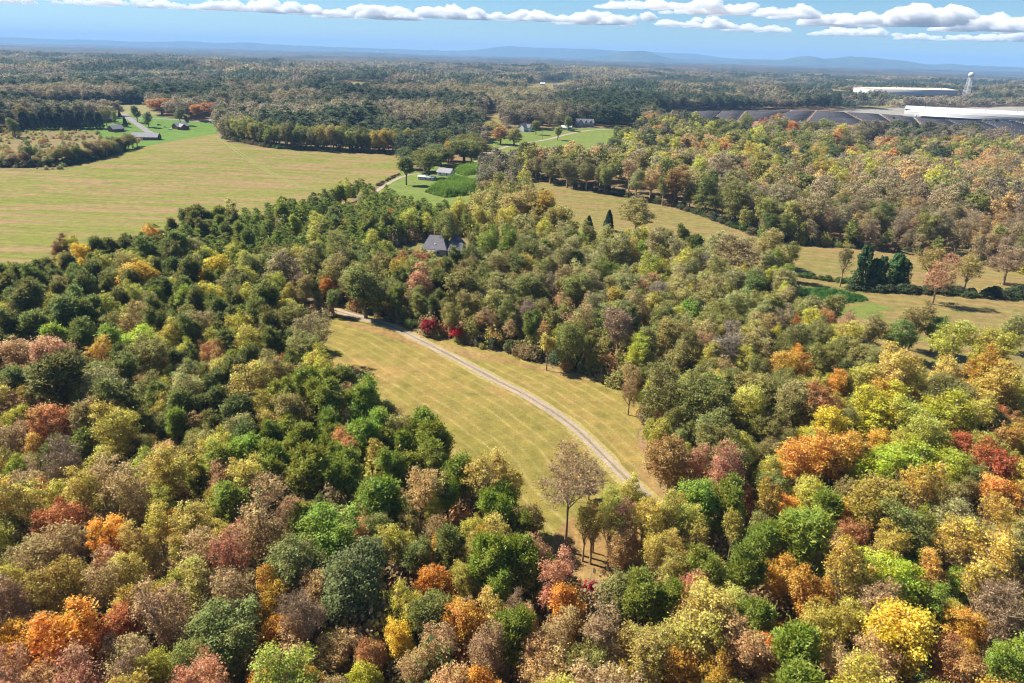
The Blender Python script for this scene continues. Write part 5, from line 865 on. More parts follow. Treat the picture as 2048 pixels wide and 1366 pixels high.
for p in single:
    x, y, h, r, code, grp = p
    nm, ph, pk, colr = KIND[code]
    pk = rq.choice({'round': ['round', 'round', 'oval', 'loose'], 'oval': ['oval', 'oval', 'loose', 'round']}.get(pk, [pk]))
    pr = PROTO[pk][rq.randrange(len(PROTO[pk]))]
    root = link(nm, None)
    root.location = (x, y, float(terrain(x, y)) - .05)
    root.rotation_euler = (0, 0, rq.uniform(0, 6.283))
    root.scale = (r / pr[1], r / pr[1], h / pr[0])
    tag(root, LABEL[id(p)], 'shrub' if nm == 'shrub' else 'tree', grp or GROUPS[nm])
    c = link('crown', pr[2], root)
    c.color = jitter_colour(colr, rq)
    if pr[3]:
        link('trunk', pr[3], root)
print('individual plants', len(single), {k_: min(300, len(v)) for k_, v in by_kind.items()}, 'rest', len(rest))

# ------------------------------------------------------------------ woods too dense or too far to count
def scatter(name, pts, rz, scl, pick, col, protos, label, cat):
    store = bpy.data.collections.new(name + '_sources')
    for i, me in enumerate(protos):
        store.objects.link(bpy.data.objects.new('%s_source_%02d' % (name, i), me))
    n = len(pts)
    me = bpy.data.meshes.new(name)
    me.vertices.add(n); me.vertices.foreach_set('co', np.asarray(pts, np.float32).ravel())
    a = me.attributes.new('rz', 'FLOAT', 'POINT'); a.data.foreach_set('value', np.asarray(rz, np.float32))
    a = me.attributes.new('scl', 'FLOAT_VECTOR', 'POINT'); a.data.foreach_set('vector', np.asarray(scl, np.float32).ravel())
    a = me.attributes.new('pick', 'INT', 'POINT'); a.data.foreach_set('value', np.asarray(pick, np.int32))
    a = me.attributes.new('col', 'FLOAT_COLOR', 'POINT'); a.data.foreach_set('color', np.column_stack([col, np.ones(n)]).astype(np.float32).ravel())
    o = link(name, me)
    tag(o, label, cat, None, 'stuff')
    ng = bpy.data.node_groups.new(name, 'GeometryNodeTree')
    ng.interface.new_socket('Geometry', in_out='INPUT', socket_type='NodeSocketGeometry')
    ng.interface.new_socket('Geometry', in_out='OUTPUT', socket_type='NodeSocketGeometry')
    N = ng.nodes
    gi, go = N.new('NodeGroupInput'), N.new('NodeGroupOutput')
    ip, ci = N.new('GeometryNodeInstanceOnPoints'), N.new('GeometryNodeCollectionInfo')
    ci.inputs['Collection'].default_value = store
    ci.inputs['Separate Children'].default_value = True
    ci.inputs['Reset Children'].default_value = True
    def named(nm, ty):
        q = N.new('GeometryNodeInputNamedAttribute'); q.data_type = ty; q.inputs[0].default_value = nm
        return q.outputs[0]
    cx = N.new('ShaderNodeCombineXYZ')
    L = ng.links
    L.new(named('rz', 'FLOAT'), cx.inputs[2])
    L.new(gi.outputs[0], ip.inputs['Points']); L.new(ci.outputs[0], ip.inputs['Instance'])
    ip.inputs['Pick Instance'].default_value = True
    L.new(named('pick', 'INT'), ip.inputs['Instance Index']); L.new(cx.outputs[0], ip.inputs['Rotation']); L.new(named('scl', 'FLOAT_VECTOR'), ip.inputs['Scale'])
    L.new(ip.outputs[0], go.inputs[0])
    o.modifiers.new('scatter', 'NODES').node_group = ng
    return o

def mid(name, seed, **kw):
    return broadleaf(name, seed, mat='leaf_i', trunk=False, **kw)[0]
MID = [mid('mid%d' % i, 500 + i, H=16, R=4.8, base=.05, clumps=48, cr=1.3, per=46, leaf=.34) for i in range(5)] + \
      [mid('midthin%d' % i, 520 + i, H=16, R=4.6, base=.08, clumps=54, cr=1.15, per=30, leaf=.28) for i in range(4)] + \
      [pine('midpine%d' % i, 540 + i, 16, 3.8, .25, 9, 20, .45, mat='leaf_i', trunk=False, wid=.3)[0] for i in range(3)]
def far_colours(x, y, n, rng):
    a = value_noise(x / 170 + 31, y / 230, 3) * .65 + value_noise(x / 60, y / 80 + 7, 4) * .35
    b = value_noise(x / 260, y / 320 + 50, 8)
    pal = 1.6 * np.array([(.065, .085, .05), (.075, .095, .05), (.115, .12, .065), (.165, .145, .095), (.20, .16, .12), (.21, .185, .10)])
    t = np.clip((a - .34) / .32 * 5 + rng.normal(size=n) * .8, 0, 5)
    i = np.minimum(4, t.astype(int)); f_ = (t - i)[:, None]
    c = pal[i] * (1 - f_) + pal[i + 1] * f_
    c = c * rng.uniform(.8, 1.25, (n, 1)) * (1 + (b[:, None] - .5) * .3)
    return c, t
# overflow of the near kinds
rr_ = np.random.default_rng(31)
def add_rows(lst):
    pts, rz, scl, pk, col = [], [], [], [], []
    for x, y, h, r, code, g_ in lst:
        pts.append((x, y, float(terrain(x, y)))); rz.append(rr_.uniform(0, 6.28))
        i = rr_.integers(9, 12) if code[0] == 'P' else rr_.integers(5, 9) if KIND[code][2] in ('thin', 'bare', 'loose', 'topped') else rr_.integers(0, 5)
        R_ = 3.8 if code[0] == 'P' else 4.7
        scl.append((r / R_, r / R_, h / 16)); pk.append(i); col.append(np.array(KIND[code][3]) * rr_.uniform(.85, 1.15))
    return pts, rz, scl, pk, col
# single crowns from the edge of the counted woods out to 1.5 km
rng = np.random.default_rng(77)
gx, gy = np.meshgrid(np.arange(-1450, 1450, 10.8), np.arange(330, 1620, 10.8))
x = (gx + rng.uniform(-4.2, 4.2, gx.shape)).ravel(); y = (gy + rng.uniform(-4.2, 4.2, gx.shape)).ravel()
d = np.hypot(x, y)
ok = (np.abs(x) < y * math.tan(math.radians(40)) + 25) & (d >= 470) & (d < 1600) & ~in_open(x, y) & ~near_road(x, y)
ok &= clear_of_buildings(x, y)
NX = np.array([(p[0], p[1], p[3]) for p in plants if math.hypot(p[0], p[1]) > 440])
x, y, d = x[ok], y[ok], d[ok]
keep = np.ones(len(x), bool)
for i in range(0, len(x), 2000):
    dd = np.hypot(x[i:i + 2000, None] - NX[None, :, 0], y[i:i + 2000, None] - NX[None, :, 1])
    keep[i:i + 2000] = (dd > 1.35 * NX[None, :, 2] + 2.0).all(1)
x, y, d = x[keep], y[keep], d[keep]
n = len(x)
col, t = far_colours(x, y, n, rng)
pick = np.where(t < .9, rng.integers(9, 12, n), np.where(t > 2.8, rng.integers(5, 9, n), rng.integers(0, 5, n)))
# the wood behind the harvested field keeps its own mix
for i in np.nonzero((d < 900) & (x > 0))[0]:
    if rng.random() < .8:
        cd = pick_kind(x[i], y[i], rng); col[i] = np.array(KIND[cd][3]) * rng.uniform(.8, 1.2)
        pick[i] = rng.integers(5, 9) if KIND[cd][2] in ('thin', 'bare', 'loose', 'topped') else rng.integers(0, 5)
R_ = rng.uniform(4.8, 9.4, n); Hh = (R_ * rng.uniform(1.4, 1.9, n) + 8.5) * (.72 + .5 * value_noise(x / 70, y / 90, 17))
near_w = (d < 950) & (x > 40); R_ = np.where(near_w, R_ * 1.12, R_); Hh = np.where(near_w, Hh * 1.22, Hh)
fz = 1 + .3 * sstep(600, 900, d) * ~near_w; R_, Hh = R_ * fz, Hh * fz
a1 = add_rows(rest)
pts = np.column_stack([x, y, terrain(x, y)])
scl = np.column_stack([R_ / 4.7, R_ / 4.7, Hh / 16])
def cat2(a, b): return np.vstack([np.asarray(a, float).reshape(len(a), -1), np.asarray(b, float).reshape(len(b), -1)]) if len(b) else np.asarray(a, float)
scatter('wood_foliage', cat2(pts, a1[0]), cat2(rng.uniform(0, 6.28, n), a1[1]).ravel(), cat2(scl, a1[2]), cat2(pick, a1[3]).ravel().astype(int), cat2(col, a1[4]), MID, 'autumn woods of green, olive and brown crowns beyond the fields', 'woods')
print('wood crowns', n + len(rest))

# far woods: groups of crowns out to 5 km, then one rolling canopy to the skyline
def patch_mesh(name, seed):
    rng = np.random.default_rng(seed)
    V, Fs, To, n0 = [], [], [], 0
    for cx in range(3):
        for cy_ in range(3):
            c = np.array([(cx - 1) * 8.3, (cy_ - 1) * 8.3, 0]) + np.append(rng.uniform(-2.5, 2.5, 2), 0)
            h, r = rng.uniform(10, 18), rng.uniform(4.2, 6.2)
            m = 70; u = unit(m, rng); u[:, 2] = np.abs(u[:, 2]) * 1.15 - .15
            P = c + np.array([0, 0, h * .5]) + u * np.array([r, r, h * .5]) * rng.uniform(.8, 1.05, (m, 1))
            v, f_ = quads_at(P, u + rng.normal(size=(m, 3)) * .5, rng.uniform(.8, 1.5, m), rng, .8)
            V.append(v); Fs.append(f_ + n0); n0 += len(v); To.append(np.clip(rng.uniform(.15, .85) + rng.normal(size=m) * .12, 0, 1))
    return mesh_from(name, np.vstack(V), np.vstack(Fs), [M['leaf_i']], {'tone': ('FACE', np.concatenate(To))})
FARP = [patch_mesh('patch%d' % i, 600 + i) for i in range(6)]
P_, S_, = [], []
for lo, hi, st in ((1590, 3000, 30.0), (3000, 5200, 38.0)):
    gx, gy = np.meshgrid(np.arange(-hi * .72, hi * .72, st), np.arange(lo * .7, hi + st, st))
    x = (gx + rng.uniform(-.35, .35, gx.shape) * st).ravel(); y = (gy + rng.uniform(-.35, .35, gx.shape) * st).ravel()
    d = np.hypot(x, y)
    ok = (np.abs(x) < y * math.tan(math.radians(39.5)) + 40) & (d >= lo) & (d < hi) & ~in_open(x, y)
    ok &= clear_of_buildings(x, y)
    x, y = x[ok], y[ok]
    P_.append(np.column_stack([x, y, terrain(x, y)])); q = st / 23 * rng.uniform(.9, 1.2, len(x)); S_.append(np.column_stack([q, q, rng.uniform(.8, 1.5, len(x)) * (.7 + .8 * value_noise(x / 110, y / 150, 17))]))
P_, S_ = np.vstack(P_), np.vstack(S_); n = len(P_)
col, t = far_colours(P_[:, 0], P_[:, 1], n, rng)
scatter('far_forest', P_, rng.uniform(0, 6.28, n), S_, rng.integers(0, 6, n), col * .92, FARP, 'far autumn forest stretching to the hills', 'forest')
print('far patches', n)
ring = 4900 * 1.0085 ** np.arange(175); ang = np.radians(np.arange(-44, 44.01, .16))
R, TH = np.meshgrid(ring, ang, indexing='ij'); X, Y = R * np.sin(TH), R * np.cos(TH)
w = R / 5000
hh = 10 + 7 * value_noise(X / (9 * w), Y / (14 * w), 2) + 6 * value_noise(X / (40 * w), Y / (70 * w), 6) + 10 * value_noise(X / 400, Y / 700, 9) * sstep(5000, 8000, R)
idx = np.arange(R.size).reshape(R.shape)
F = np.stack([idx[:-1, :-1], idx[1:, :-1], idx[1:, 1:], idx[:-1, 1:]], -1).reshape(-1, 4)[:, ::-1]
k = NT('distant_canopy')
a, b = k.noise(k.pos((1, .6, 0)), .0022, 3, .6), k.noise(k.pos((1, .6, 0)), .03, 4, .75)
c = k.mix(1.0, k.ramp(a, [(.36, (.036, .048, .036)), (.5, (.058, .062, .044)), (.64, (.105, .08, .062))]), k.ramp(b, [(.3, (.5, .5, .5)), (.7, (1.4, 1.4, 1.4))]), 'MULTIPLY')
M['canopy'] = k.finish(c, .9, .1)
o = link('distant_forest', mesh_from('distant_forest', np.column_stack([X.ravel(), Y.ravel(), (terrain(X, Y) + hh).ravel()]), F, [M['canopy']]))
tag(o, 'distant hazy forest along the skyline', 'forest', None, 'stuff')
# brush under the near trees, and weeds over the rough grass
rx, ry = np.array(OUTLINES['rough_grass']).T
wx, wy = rng.uniform(rx.min(), rx.max(), 9000), rng.uniform(ry.min(), ry.max(), 9000)
ok = inside(OUTLINES['rough_grass'], wx, wy) & (np.abs(wx) < wy * .8)
wx, wy = wx[ok][:420], wy[ok][:420]
gx, gy = np.meshgrid(np.arange(-330, 330, 3.3), np.arange(45, 400, 3.3))
x = (gx + rng.uniform(-2, 2, gx.shape)).ravel(); y = (gy + rng.uniform(-2, 2, gx.shape)).ravel()
ok = (np.abs(x) < y * math.tan(math.radians(41)) + 12) & (np.hypot(x, y) < 400) & ~in_open(x, y) & ~near_road(x, y) & (value_noise(x / 14, y / 14, 12) > .22)
x, y = np.concatenate([x[ok], wx]), np.concatenate([y[ok], wy]); n = len(x)
def bush(name, seed, m=760):
    g_ = np.random.default_rng(seed)
    u = unit(m, g_); u[:, 2] = np.abs(u[:, 2])
    lump = 1 + .35 * (value_noise(np.arctan2(u[:, 1], u[:, 0]) * 2.4 + 9, u[:, 2] * 4, seed) - .5) * 2
    P = u * np.array([1.5, 1.5, 1.9]) * (lump * g_.uniform(.45, 1.0, m))[:, None] + np.array([0, 0, .15])
    v, f_ = quads_at(P, u + g_.normal(size=(m, 3)) * .6 + np.array([0, 0, .3]), g_.uniform(.08, .17, m), g_, .75)
    return mesh_from(name, v, f_, [M['leaf_i']], {'tone': ('FACE', np.clip(.5 + (lump - 1) * .5 + g_.normal(size=m) * .2, 0, 1))})
SHP = [bush('brush%d' % i, 700 + i) for i in range(5)]
bc = np.array([(.40, .28, .14), (.32, .30, .10), (.22, .27, .08), (.44, .26, .12), (.46, .42, .10), (.38, .31, .18)])[rng.integers(0, 6, n)] * rng.uniform(.75, 1.25, (n, 1))
q = rng.uniform(.7, 2.0, n) * (1 + .6 * (rng.random(n) < .3))
q[-len(wx):] *= .75
scatter('undergrowth', np.column_stack([x, y, terrain(x, y)]), rng.uniform(0, 6.28, n), np.column_stack([q, q, q * rng.uniform(.8, 1.4, n) * np.where((rng.random(n) < .4) & (np.arange(n) < n - len(wx)), 1.35, 1.0)]), rng.integers(0, 4, n), bc, SHP, 'brown and green brush under the trees', 'undergrowth')
# leafy vine carpets beside the farm
for nm, lab, stp, cc_ in (('kudzu_near', 'bright green vine carpet below the white house', 1.5, (.17, .27, .036)), ('kudzu_far', 'bright green vine carpet behind the white house', 1.6, (.20, .31, .036)), ('green_weeds', 'dark green weeds filling the field ditch', 1.7, (.08, .2, .045))):
    P0 = np.array(OUTLINES2[nm]); gx, gy = np.meshgrid(np.arange(P0[:, 0].min(), P0[:, 0].max(), stp), np.arange(P0[:, 1].min(), P0[:, 1].max(), stp))
    x = (gx + rng.uniform(-.7, .7, gx.shape)).ravel(); y = (gy + rng.uniform(-.7, .7, gx.shape)).ravel(); ok = inside(P0, x, y); x, y = x[ok], y[ok]; n = len(x)
    e = np.minimum(1, seg_dist(np.vstack([P0, P0[:1]]), x, y)[0] / 5)
    q = rng.uniform(.6, 1.1, n); hgt = (.5 + e * (1.2 + 2.0 * value_noise(x / 8, y / 8, 3))) * (1 if nm != 'green_weeds' else .6)
    scatter('%s_foliage' % nm.split('_')[0] if nm == 'green_weeds' else 'vine_foliage', np.column_stack([x, y, terrain(x, y)]), rng.uniform(0, 6.28, n), np.column_stack([q, q, hgt]), rng.integers(0, 4, n), np.array(cc_) * rng.uniform(.75, 1.25, (n, 1)), SHP, lab, 'vines' if 'kudzu' in nm else 'weeds')

# ------------------------------------------------------------------ hills
def interp_ridge(pts, x):
    p = np.array(sorted(pts), float)
    return np.interp(x, p[:, 0], p[:, 1])
k = NT('hill_woods'); a = k.noise(k.pos(), .004, 5, .65)
M['hill'] = k.finish(k.ramp(a, [(.35, (.04, .075, .04)), (.65, (.10, .11, .06))]), .95, .05)
for j, (D, pts) in enumerate(RIDGES):
    xs = np.linspace(pts[0][0], pts[-1][0], 420)
    top = interp_ridge(pts, xs)
    top = np.convolve(np.pad(top, 3, mode='edge'), np.ones(7) / 7, 'valid') + (value_noise(xs / 130, xs * 0 + 3, j) - .5) * 14
    ts = np.linspace(-1, 1, 25)
    V = []
    for t in ts:
        prof = math.exp(-(t * 2.1) ** 2) if t > 0 else math.exp(-(t * 2.6) ** 2)
        yy = D + t * 2600 + 250 * (value_noise(xs / 900, xs * 0 + 4, j + 3) - .5)
        V.append(np.column_stack([xs, yy, (top + 60) * prof - 60 + (value_noise(xs / 260, yy / 260, j + 7) - .5) * 30 * prof * (1 - prof) * 2]))
    V = np.stack(V, 0); idx = np.arange(V.shape[0] * V.shape[1]).reshape(V.shape[:2])
    F = np.stack([idx[:-1, :-1], idx[:-1, 1:], idx[1:, 1:], idx[1:, :-1]], -1).reshape(-1, 4)
    tag(link('hills' if j else 'mountains', mesh_from('hills', V.reshape(-1, 3), F, [M['hill']], None, True)), kind='structure')

# ------------------------------------------------------------------ buildings
def box_geo(x0, x1, y0, y1, z0, z1):
    V = [(x, y, z) for z in (z0, z1) for x, y in ((x0, y0), (x1, y0), (x1, y1), (x0, y1))]
    F = [(3, 2, 1, 0), (4, 5, 6, 7), (0, 1, 5, 4), (1, 2, 6, 5), (2, 3, 7, 6), (3, 0, 4, 7)]
    return V, F
def solid(name, boxes, mat, parent):
    V, F = [], []
    for b in boxes:
        v, f_ = box_geo(*b); n = len(V); V += v; F += [tuple(i + n for i in q) for q in f_]
    return link(name, mesh_from(name, V, np.array(F), [mat]), parent)
def prism(name, V, faces, mat, parent):
    me = bpy.data.meshes.new(name); me.from_pydata(V, [], faces); me.materials.append(mat); me.update()
    return link(name, me, parent)

M['brick'] = plain('dark_red_brick', (.17, .085, .065), .9, .1, .25, 1.5)
M['siding'] = plain('pale_siding', (.40, .40, .40), .7, .2, .06, .5)
M['whitewall'] = plain('white_painted_wall', (.6, .6, .6), .6, .3, .05, .2)
M['greywall'] = plain('grey_siding', (.30, .30, .30), .8, .2, .1, .4)
M['shingle'] = plain('grey_shingle', (.17, .165, .185), .9, .15, .18, .8)
M['shingle_l'] = plain('pale_grey_shingle', (.27, .26, .29), .85, .2, .15, .8)
M['metalroof'] = plain('white_metal_roof', (.58, .58, .58), .45, .4, .05, .1)
M['tanroof'] = plain('tan_membrane_roof', (.62, .52, .40), .8, .2, .1, .03)
M['trim'] = plain('white_trim', (.75, .75, .74), .6, .3, .04, 1)
M['darkwood'] = plain('weathered_wood', (.12, .09, .07), .9, .1, .3, 2)
k = NT('window_glass'); M['glass'] = k.finish((.03, .035, .045), .08, .6)
M['tyre'] = plain('tyre_rubber', (.02, .02, .02), .8, .2)
M['panel'] = plain('solar_panel_glass', (.05, .047, .052), .8, .06, .3, .03)
M['galv'] = plain('galvanised_steel', (.5, .51, .52), .5, .5, .08, .5)
M['pole'] = plain('weathered_pole', (.20, .15, .11), .9, .1, .2, 3)

def gable_house(name, label, loc, rot, L, W, h, rise, wall, roof, cat='house', over=.5, windows=(), doors=(), chimney=False, porch=False, wing=None):
    root = link(name, None, None, (loc[0], loc[1], float(terrain(*loc)) + .1), rot)
    tag(root, label, cat)
    x, y = L / 2, W / 2
    prism('wall', [(-x, -y, -1), (x, -y, -1), (x, y, -1), (-x, y, -1), (-x, -y, h), (x, -y, h), (x, y, h), (-x, y, h), (-x, 0, h + rise - .02), (x, 0, h + rise - .02)],
          [(0, 1, 5, 4), (2, 3, 7, 6), (1, 2, 6, 9, 5), (3, 0, 4, 8, 7)], M[wall], root)
    sl = rise / y; yo = y + over; ze = h - sl * over + .03; X_ = x + over; t = .18
    rf = prism('roof', [(-X_, -yo, ze), (X_, -yo, ze), (X_, 0, h + rise + .03), (-X_, 0, h + rise + .03), (X_, yo, ze), (-X_, yo, ze),
                   (-X_, -yo, ze + t), (X_, -yo, ze + t), (X_, 0, h + rise + .03 + t), (-X_, 0, h + rise + .03 + t), (X_, yo, ze + t), (-X_, yo, ze + t)],
          [(0, 3, 2, 1), (3, 5, 4, 2), (6, 7, 8, 9), (9, 8, 10, 11), (0, 1, 7, 6), (4, 5, 11, 10), (1, 2, 8, 7), (2, 4, 10, 8), (3, 0, 6, 9), (5, 3, 9, 11)], M[roof], root)
    if chimney:
        solid('chimney', [(x * .3, x * .3 + .9, .6, 1.5, h + rise * .4, h + rise + 1.0)], M['brick'], rf)
    for (wx, wz, ww, wh) in windows:
        w_ = solid('window', [(wx - ww / 2 - .1, wx + ww / 2 + .1, -y - .06, -y + .02, wz - .1, wz + wh + .1)], M['trim'], root)
        solid('pane', [(wx - ww / 2, wx + ww / 2, -y - .09, -y - .03, wz, wz + wh)], M['glass'], w_)
    for (dx, dw, dh) in doors:
        solid('door', [(dx - dw / 2, dx + dw / 2, -y - .07, -y + .02, .1, dh)], M['trim'], root)
    if porch:
        solid('porch', [(-x * .5, x * .5, -y - 2.2, -y - .1, h - .5, h - .25)] + [(q * x - .1, q * x + .1, -y - 2.1, -y - 1.9, 0, h - .5) for q in (-.48, -.16, .16, .48)], M['trim'], root)
    if wing:
        wl_, ww_, wo, wh2, wr = wing      # length, width, offset, wall height, rise: a cross gable towards -Y
        a = ww_ / 2
        prism('wing', [(wo - a, -y - wl_, -1), (wo + a, -y - wl_, -1), (wo + a, -.1, -1), (wo - a, -.1, -1), (wo - a, -y - wl_, wh2), (wo + a, -y - wl_, wh2), (wo + a, -.1, wh2), (wo - a, -.1, wh2), (wo, -y - wl_, wh2 + wr), (wo, -.1, wh2 + wr)],
              [(0, 1, 5, 8, 4), (1, 2, 6, 5), (3, 0, 4, 7)], M[wall], root)
        o_ = .4; zz = wh2 - wr / a * o_
        prism('wing_roof', [(wo - a - o_, -y - wl_ - o_, zz + .06), (wo, -y - wl_ - o_, wh2 + wr + .06), (wo, 0, wh2 + wr + .06), (wo - a - o_, 0, zz + .06), (wo + a + o_, -y - wl_ - o_, zz + .06), (wo + a + o_, 0, zz + .06),
                             (wo - a - o_, -y - wl_ - o_, zz + .22), (wo, -y - wl_ - o_, wh2 + wr + .22), (wo, 0, wh2 + wr + .22), (wo - a - o_, 0, zz + .22), (wo + a + o_, -y - wl_ - o_, zz + .22), (wo + a + o_, 0, zz + .22)],
              [(0, 3, 2, 1), (1, 2, 5, 4), (6, 7, 8, 9), (7, 10, 11, 8), (0, 1, 7, 6), (1, 4, 10, 7), (3, 0, 6, 9), (4, 5, 11, 10)], M[roof], root)
    return root
W3 = lambda L, n, z=1.0: [(-L / 2 + L * (i + .5) / n, z, 1.3, 1.4) for i in range(n)]
a, b = np.array(SPOTS['ranch_a']), np.array(SPOTS['ranch_b'])
L_ = float(np.hypot(*(b - a))); rt_ = math.atan2(*(b - a)[::-1])
gable_house('brick_house', 'long dark brick ranch house with pale grey roof on the lawn', tuple((a + b) / 2 + np.array([0, 5])), rt_ - .12, L_, 10, 3.4, 3.6, 'brick', 'shingle_l', windows=[(-L_ * .40, 1, 1.6, 1.6), (-L_ * .22, 1, 1.2, 1.6), (L_ * .06, 1, 1.6, 1.6), (L_ * .22, 1, 1.2, 1.6), (L_ * .38, 1, 1.6, 1.6)], doors=[(-L_ * .08, 1.2, 2.3)])
gable_house('brick_house', 'small brick house with gable end beside the cedar screen', SPOTS['h2'], math.radians(62), 13, 10, 3.2, 3.6, 'brick', 'shingle_l', windows=[(-3, 1, 1.2, 1.4), (3, 1, 1.2, 1.4)])
gable_house('brick_house', 'brick house with two parallel roofs beside the parked cars', SPOTS['h3'], math.radians(58), 15, 11, 3.4, 3.8, 'brick', 'shingle_l', windows=[(-3, 1, 1.2, 1.4), (3, 1, 1.2, 1.4)], wing=(4.5, 8, -2.0, 3.2, 3.0))
gable_house('pale_house', 'house with pale roof behind the lane hedge of cedars', SPOTS['h4'], math.radians(60), 16, 10, 3.4, 3.6, 'brick', 'metalroof', windows=[(-3, 1, 1.2, 1.4), (3, 1, 1.2, 1.4)])
gable_house('white_shed', 'small white shed before the long dark hedge', SPOTS['shed_white'], .3, 9, 6, 4.2, 1.6, 'whitewall', 'metalroof', 'shed', windows=[(0, 1.2, 2, 1.4)])
gable_house('garage', 'small dark garage at the end of the tall tree row', SPOTS['garage'], .2, 12, 7, 3, 2, 'greywall', 'shingle_l', 'garage', doors=[(-2.5, 2.6, 2.3), (2.5, 2.6, 2.3)])
# the grey-roofed house: two hipped blocks and a valley between them
hx, hy = SPOTS['main']
root = link('grey_roofed_house', None, None, (hx, hy + 3, float(terrain(hx, hy)) + .05), math.radians(-6))
tag(root, 'house with large grey shingle roofs among the pines', 'house')
solid('wall', [(-9.0, 2.5, -5.5, 5.5, -1, 3.1), (2.0, 9.2, -3.6, 7.5, -1, 3.1)], M['greywall'], root)
def hip(name, x0, x1, y0, y1, z, rise, inset, par, mat='shingle'):
    yc = (y0 + y1) / 2
    return prism(name, [(x0, y0, z), (x1, y0, z), (x1, y1, z), (x0, y1, z), (x0 + inset, yc, z + rise), (x1 - inset, yc, z + rise), (x0, y0, z - .2), (x1, y0, z - .2), (x1, y1, z - .2), (x0, y1, z - .2)],
                 [(0, 1, 5, 4), (1, 2, 5), (2, 3, 4, 5), (3, 0, 4), (6, 7, 1, 0), (7, 8, 2, 1), (8, 9, 3, 2), (9, 6, 0, 3), (9, 8, 7, 6)], M[mat], par)
hip('roof', -9.6, 3.0, -6.1, 6.1, 3.2, 5.6, 3.2, root)
hip('roof', 1.4, 9.8, -2.0, 8.1, 3.25, 5.9, 3.4, root)
hip('roof', 3.4, 11.4, -6.6, .6, 3.12, 3.4, 1.2, root)
solid('wall', [(3.9, 10.9, -6.1, 0, -1, 3.05)], M['greywall'], root)
for wx in (-7, -4.2, -1.2):
    w_ = solid('window', [(wx - .8, wx + .8, -5.58, -5.46, .9, 2.5)], M['trim'], root)
    solid('pane', [(wx - .7, wx + .7, -5.62, -5.5, 1, 2.4)], M['glass'], w_)
solid('chimney', [(-4.6, -3.7, 1.2, 2.1, 6.4, 9.9)], M['brick'], root)
solid('roof_vent', [(-3.2, -2.8, -4.0, -3.6, 4.6, 5.6)], M['trim'], root)

gable_house('farm_house', 'small white house with pale roof between the vine carpets', SPOTS['white_house'], math.radians(-25), 12, 8, 2.8, 2.8, 'whitewall', 'shingle_l', windows=[(-3, .9, 1.1, 1.3), (3, .9, 1.1, 1.3)], doors=[(0, 1, 2.1)])
gable_house('long_shed', 'long low shed with white roof beside the farm lane', SPOTS['long_shed'], math.radians(-20), 13, 4.2, 2.4, .7, 'siding', 'metalroof', 'shed', windows=[(-4, .9, 1, .9), (0, .9, 1, .9), (4, .9, 1, .9)])
gable_house('trailer', 'white-roofed storage trailer parked at the farm road', SPOTS['container'], math.radians(-10), 8.5, 2.8, 2.6, .45, 'greywall', 'metalroof', 'trailer', over=.1)
r_ = gable_house('wooden_barn', 'small dark wooden barn with pale metal roof by the road', SPOTS['barn'], .15, 7.0, 6, 4.2, 1.9, 'darkwood', 'metalroof', 'barn', windows=[(-1.7, 2.4, .9, .9), (1.7, 2.4, .9, .9)], doors=[(0, 1.6, 2.2)])
gable_house('white_house', 'white outbuilding beyond the pasture behind the broad trees', SPOTS['h_a'], .5, 12, 8, 3.4, 3.0, 'whitewall', 'metalroof', windows=[(-3, 1, 1.2, 1.4), (3, 1, 1.2, 1.4)])
gable_house('grey_house', 'grey farmhouse with steep gable behind the pasture trees', SPOTS['h_b'], .9, 15, 9, 5, 4.2, 'whitewall', 'shingle', windows=[(-4, 1, 1.2, 1.5), (0, 1, 1.2, 1.5), (4, 1, 1.2, 1.5)], wing=(4, 6, 2, 4.6, 3.4))
bg = gable_house('gabled_house', 'large dark house with white-trimmed gables and porch by the pasture', SPOTS['h_big'], 0.03, 24, 11, 5.2, 4.6, 'greywall', 'shingle', windows=W3(22, 6, .9), wing=(3, 7, -6.2, 5.2, 4.4), porch=True)
for o_ in (0.8, 7.4):
    prism('dormer', [(o_ - 2.4, -6.4, 5.4), (o_ + 2.4, -6.4, 5.4), (o_, -6.4, 9.2), (o_ - 2.4, -1.0, 5.4), (o_ + 2.4, -1.0, 5.4), (o_, -1.0, 9.2)], [(0, 1, 2), (1, 4, 5, 2), (3, 0, 2, 5)], M['shingle'], bg)
    prism('dormer_trim', [(o_ - 2.7, -6.55, 5.2), (o_ - 2.2, -6.55, 5.2), (o_, -6.55, 8.9), (o_, -6.55, 9.5), (o_ + 2.7, -6.55, 5.2), (o_ + 2.2, -6.55, 5.2)], [(0, 1, 2, 3), (5, 4, 3, 2)], M['trim'], bg)
gable_house('white_house', 'low white house half hidden behind a pasture tree', SPOTS['h_c'], -.2, 13, 7, 3.2, 2.4, 'whitewall', 'metalroof', windows=[(-3, 1, 1.2, 1.4), (3, 1, 1.2, 1.4)])
far = [('hs_1', 'far white house in the trees with blue-grey roof', 'shingle_l', 16), ('hs_2', 'far white sheds among brown trees, wider of two', 'metalroof', 18), ('hs_3', 'far white-roofed house at the tan clearing', 'metalroof', 15), ('hs_4', 'far dark-roofed house at the tan clearing', 'shingle', 14),
       ('hs_5', 'lone far white house in the brown woods', 'metalroof', 15), ('hs_6', 'far pale house in the green woods', 'shingle_l', 16), ('hs_7', 'far white house on the blue ridge, larger of two', 'metalroof', 20), ('hs_8', 'far white house on the blue ridge, smaller of two', 'metalroof', 14),
       ('hs_9', 'low white hall far off among the woods', 'metalroof', 60), ('hs_10', 'far pale barn beyond the solar panels', 'metalroof', 24), ('hs_11', 'far white shed among brown trees, smaller of two', 'metalroof', 11), ('hs_12', 'far grey shed at the tan clearing', 'shingle', 11)]
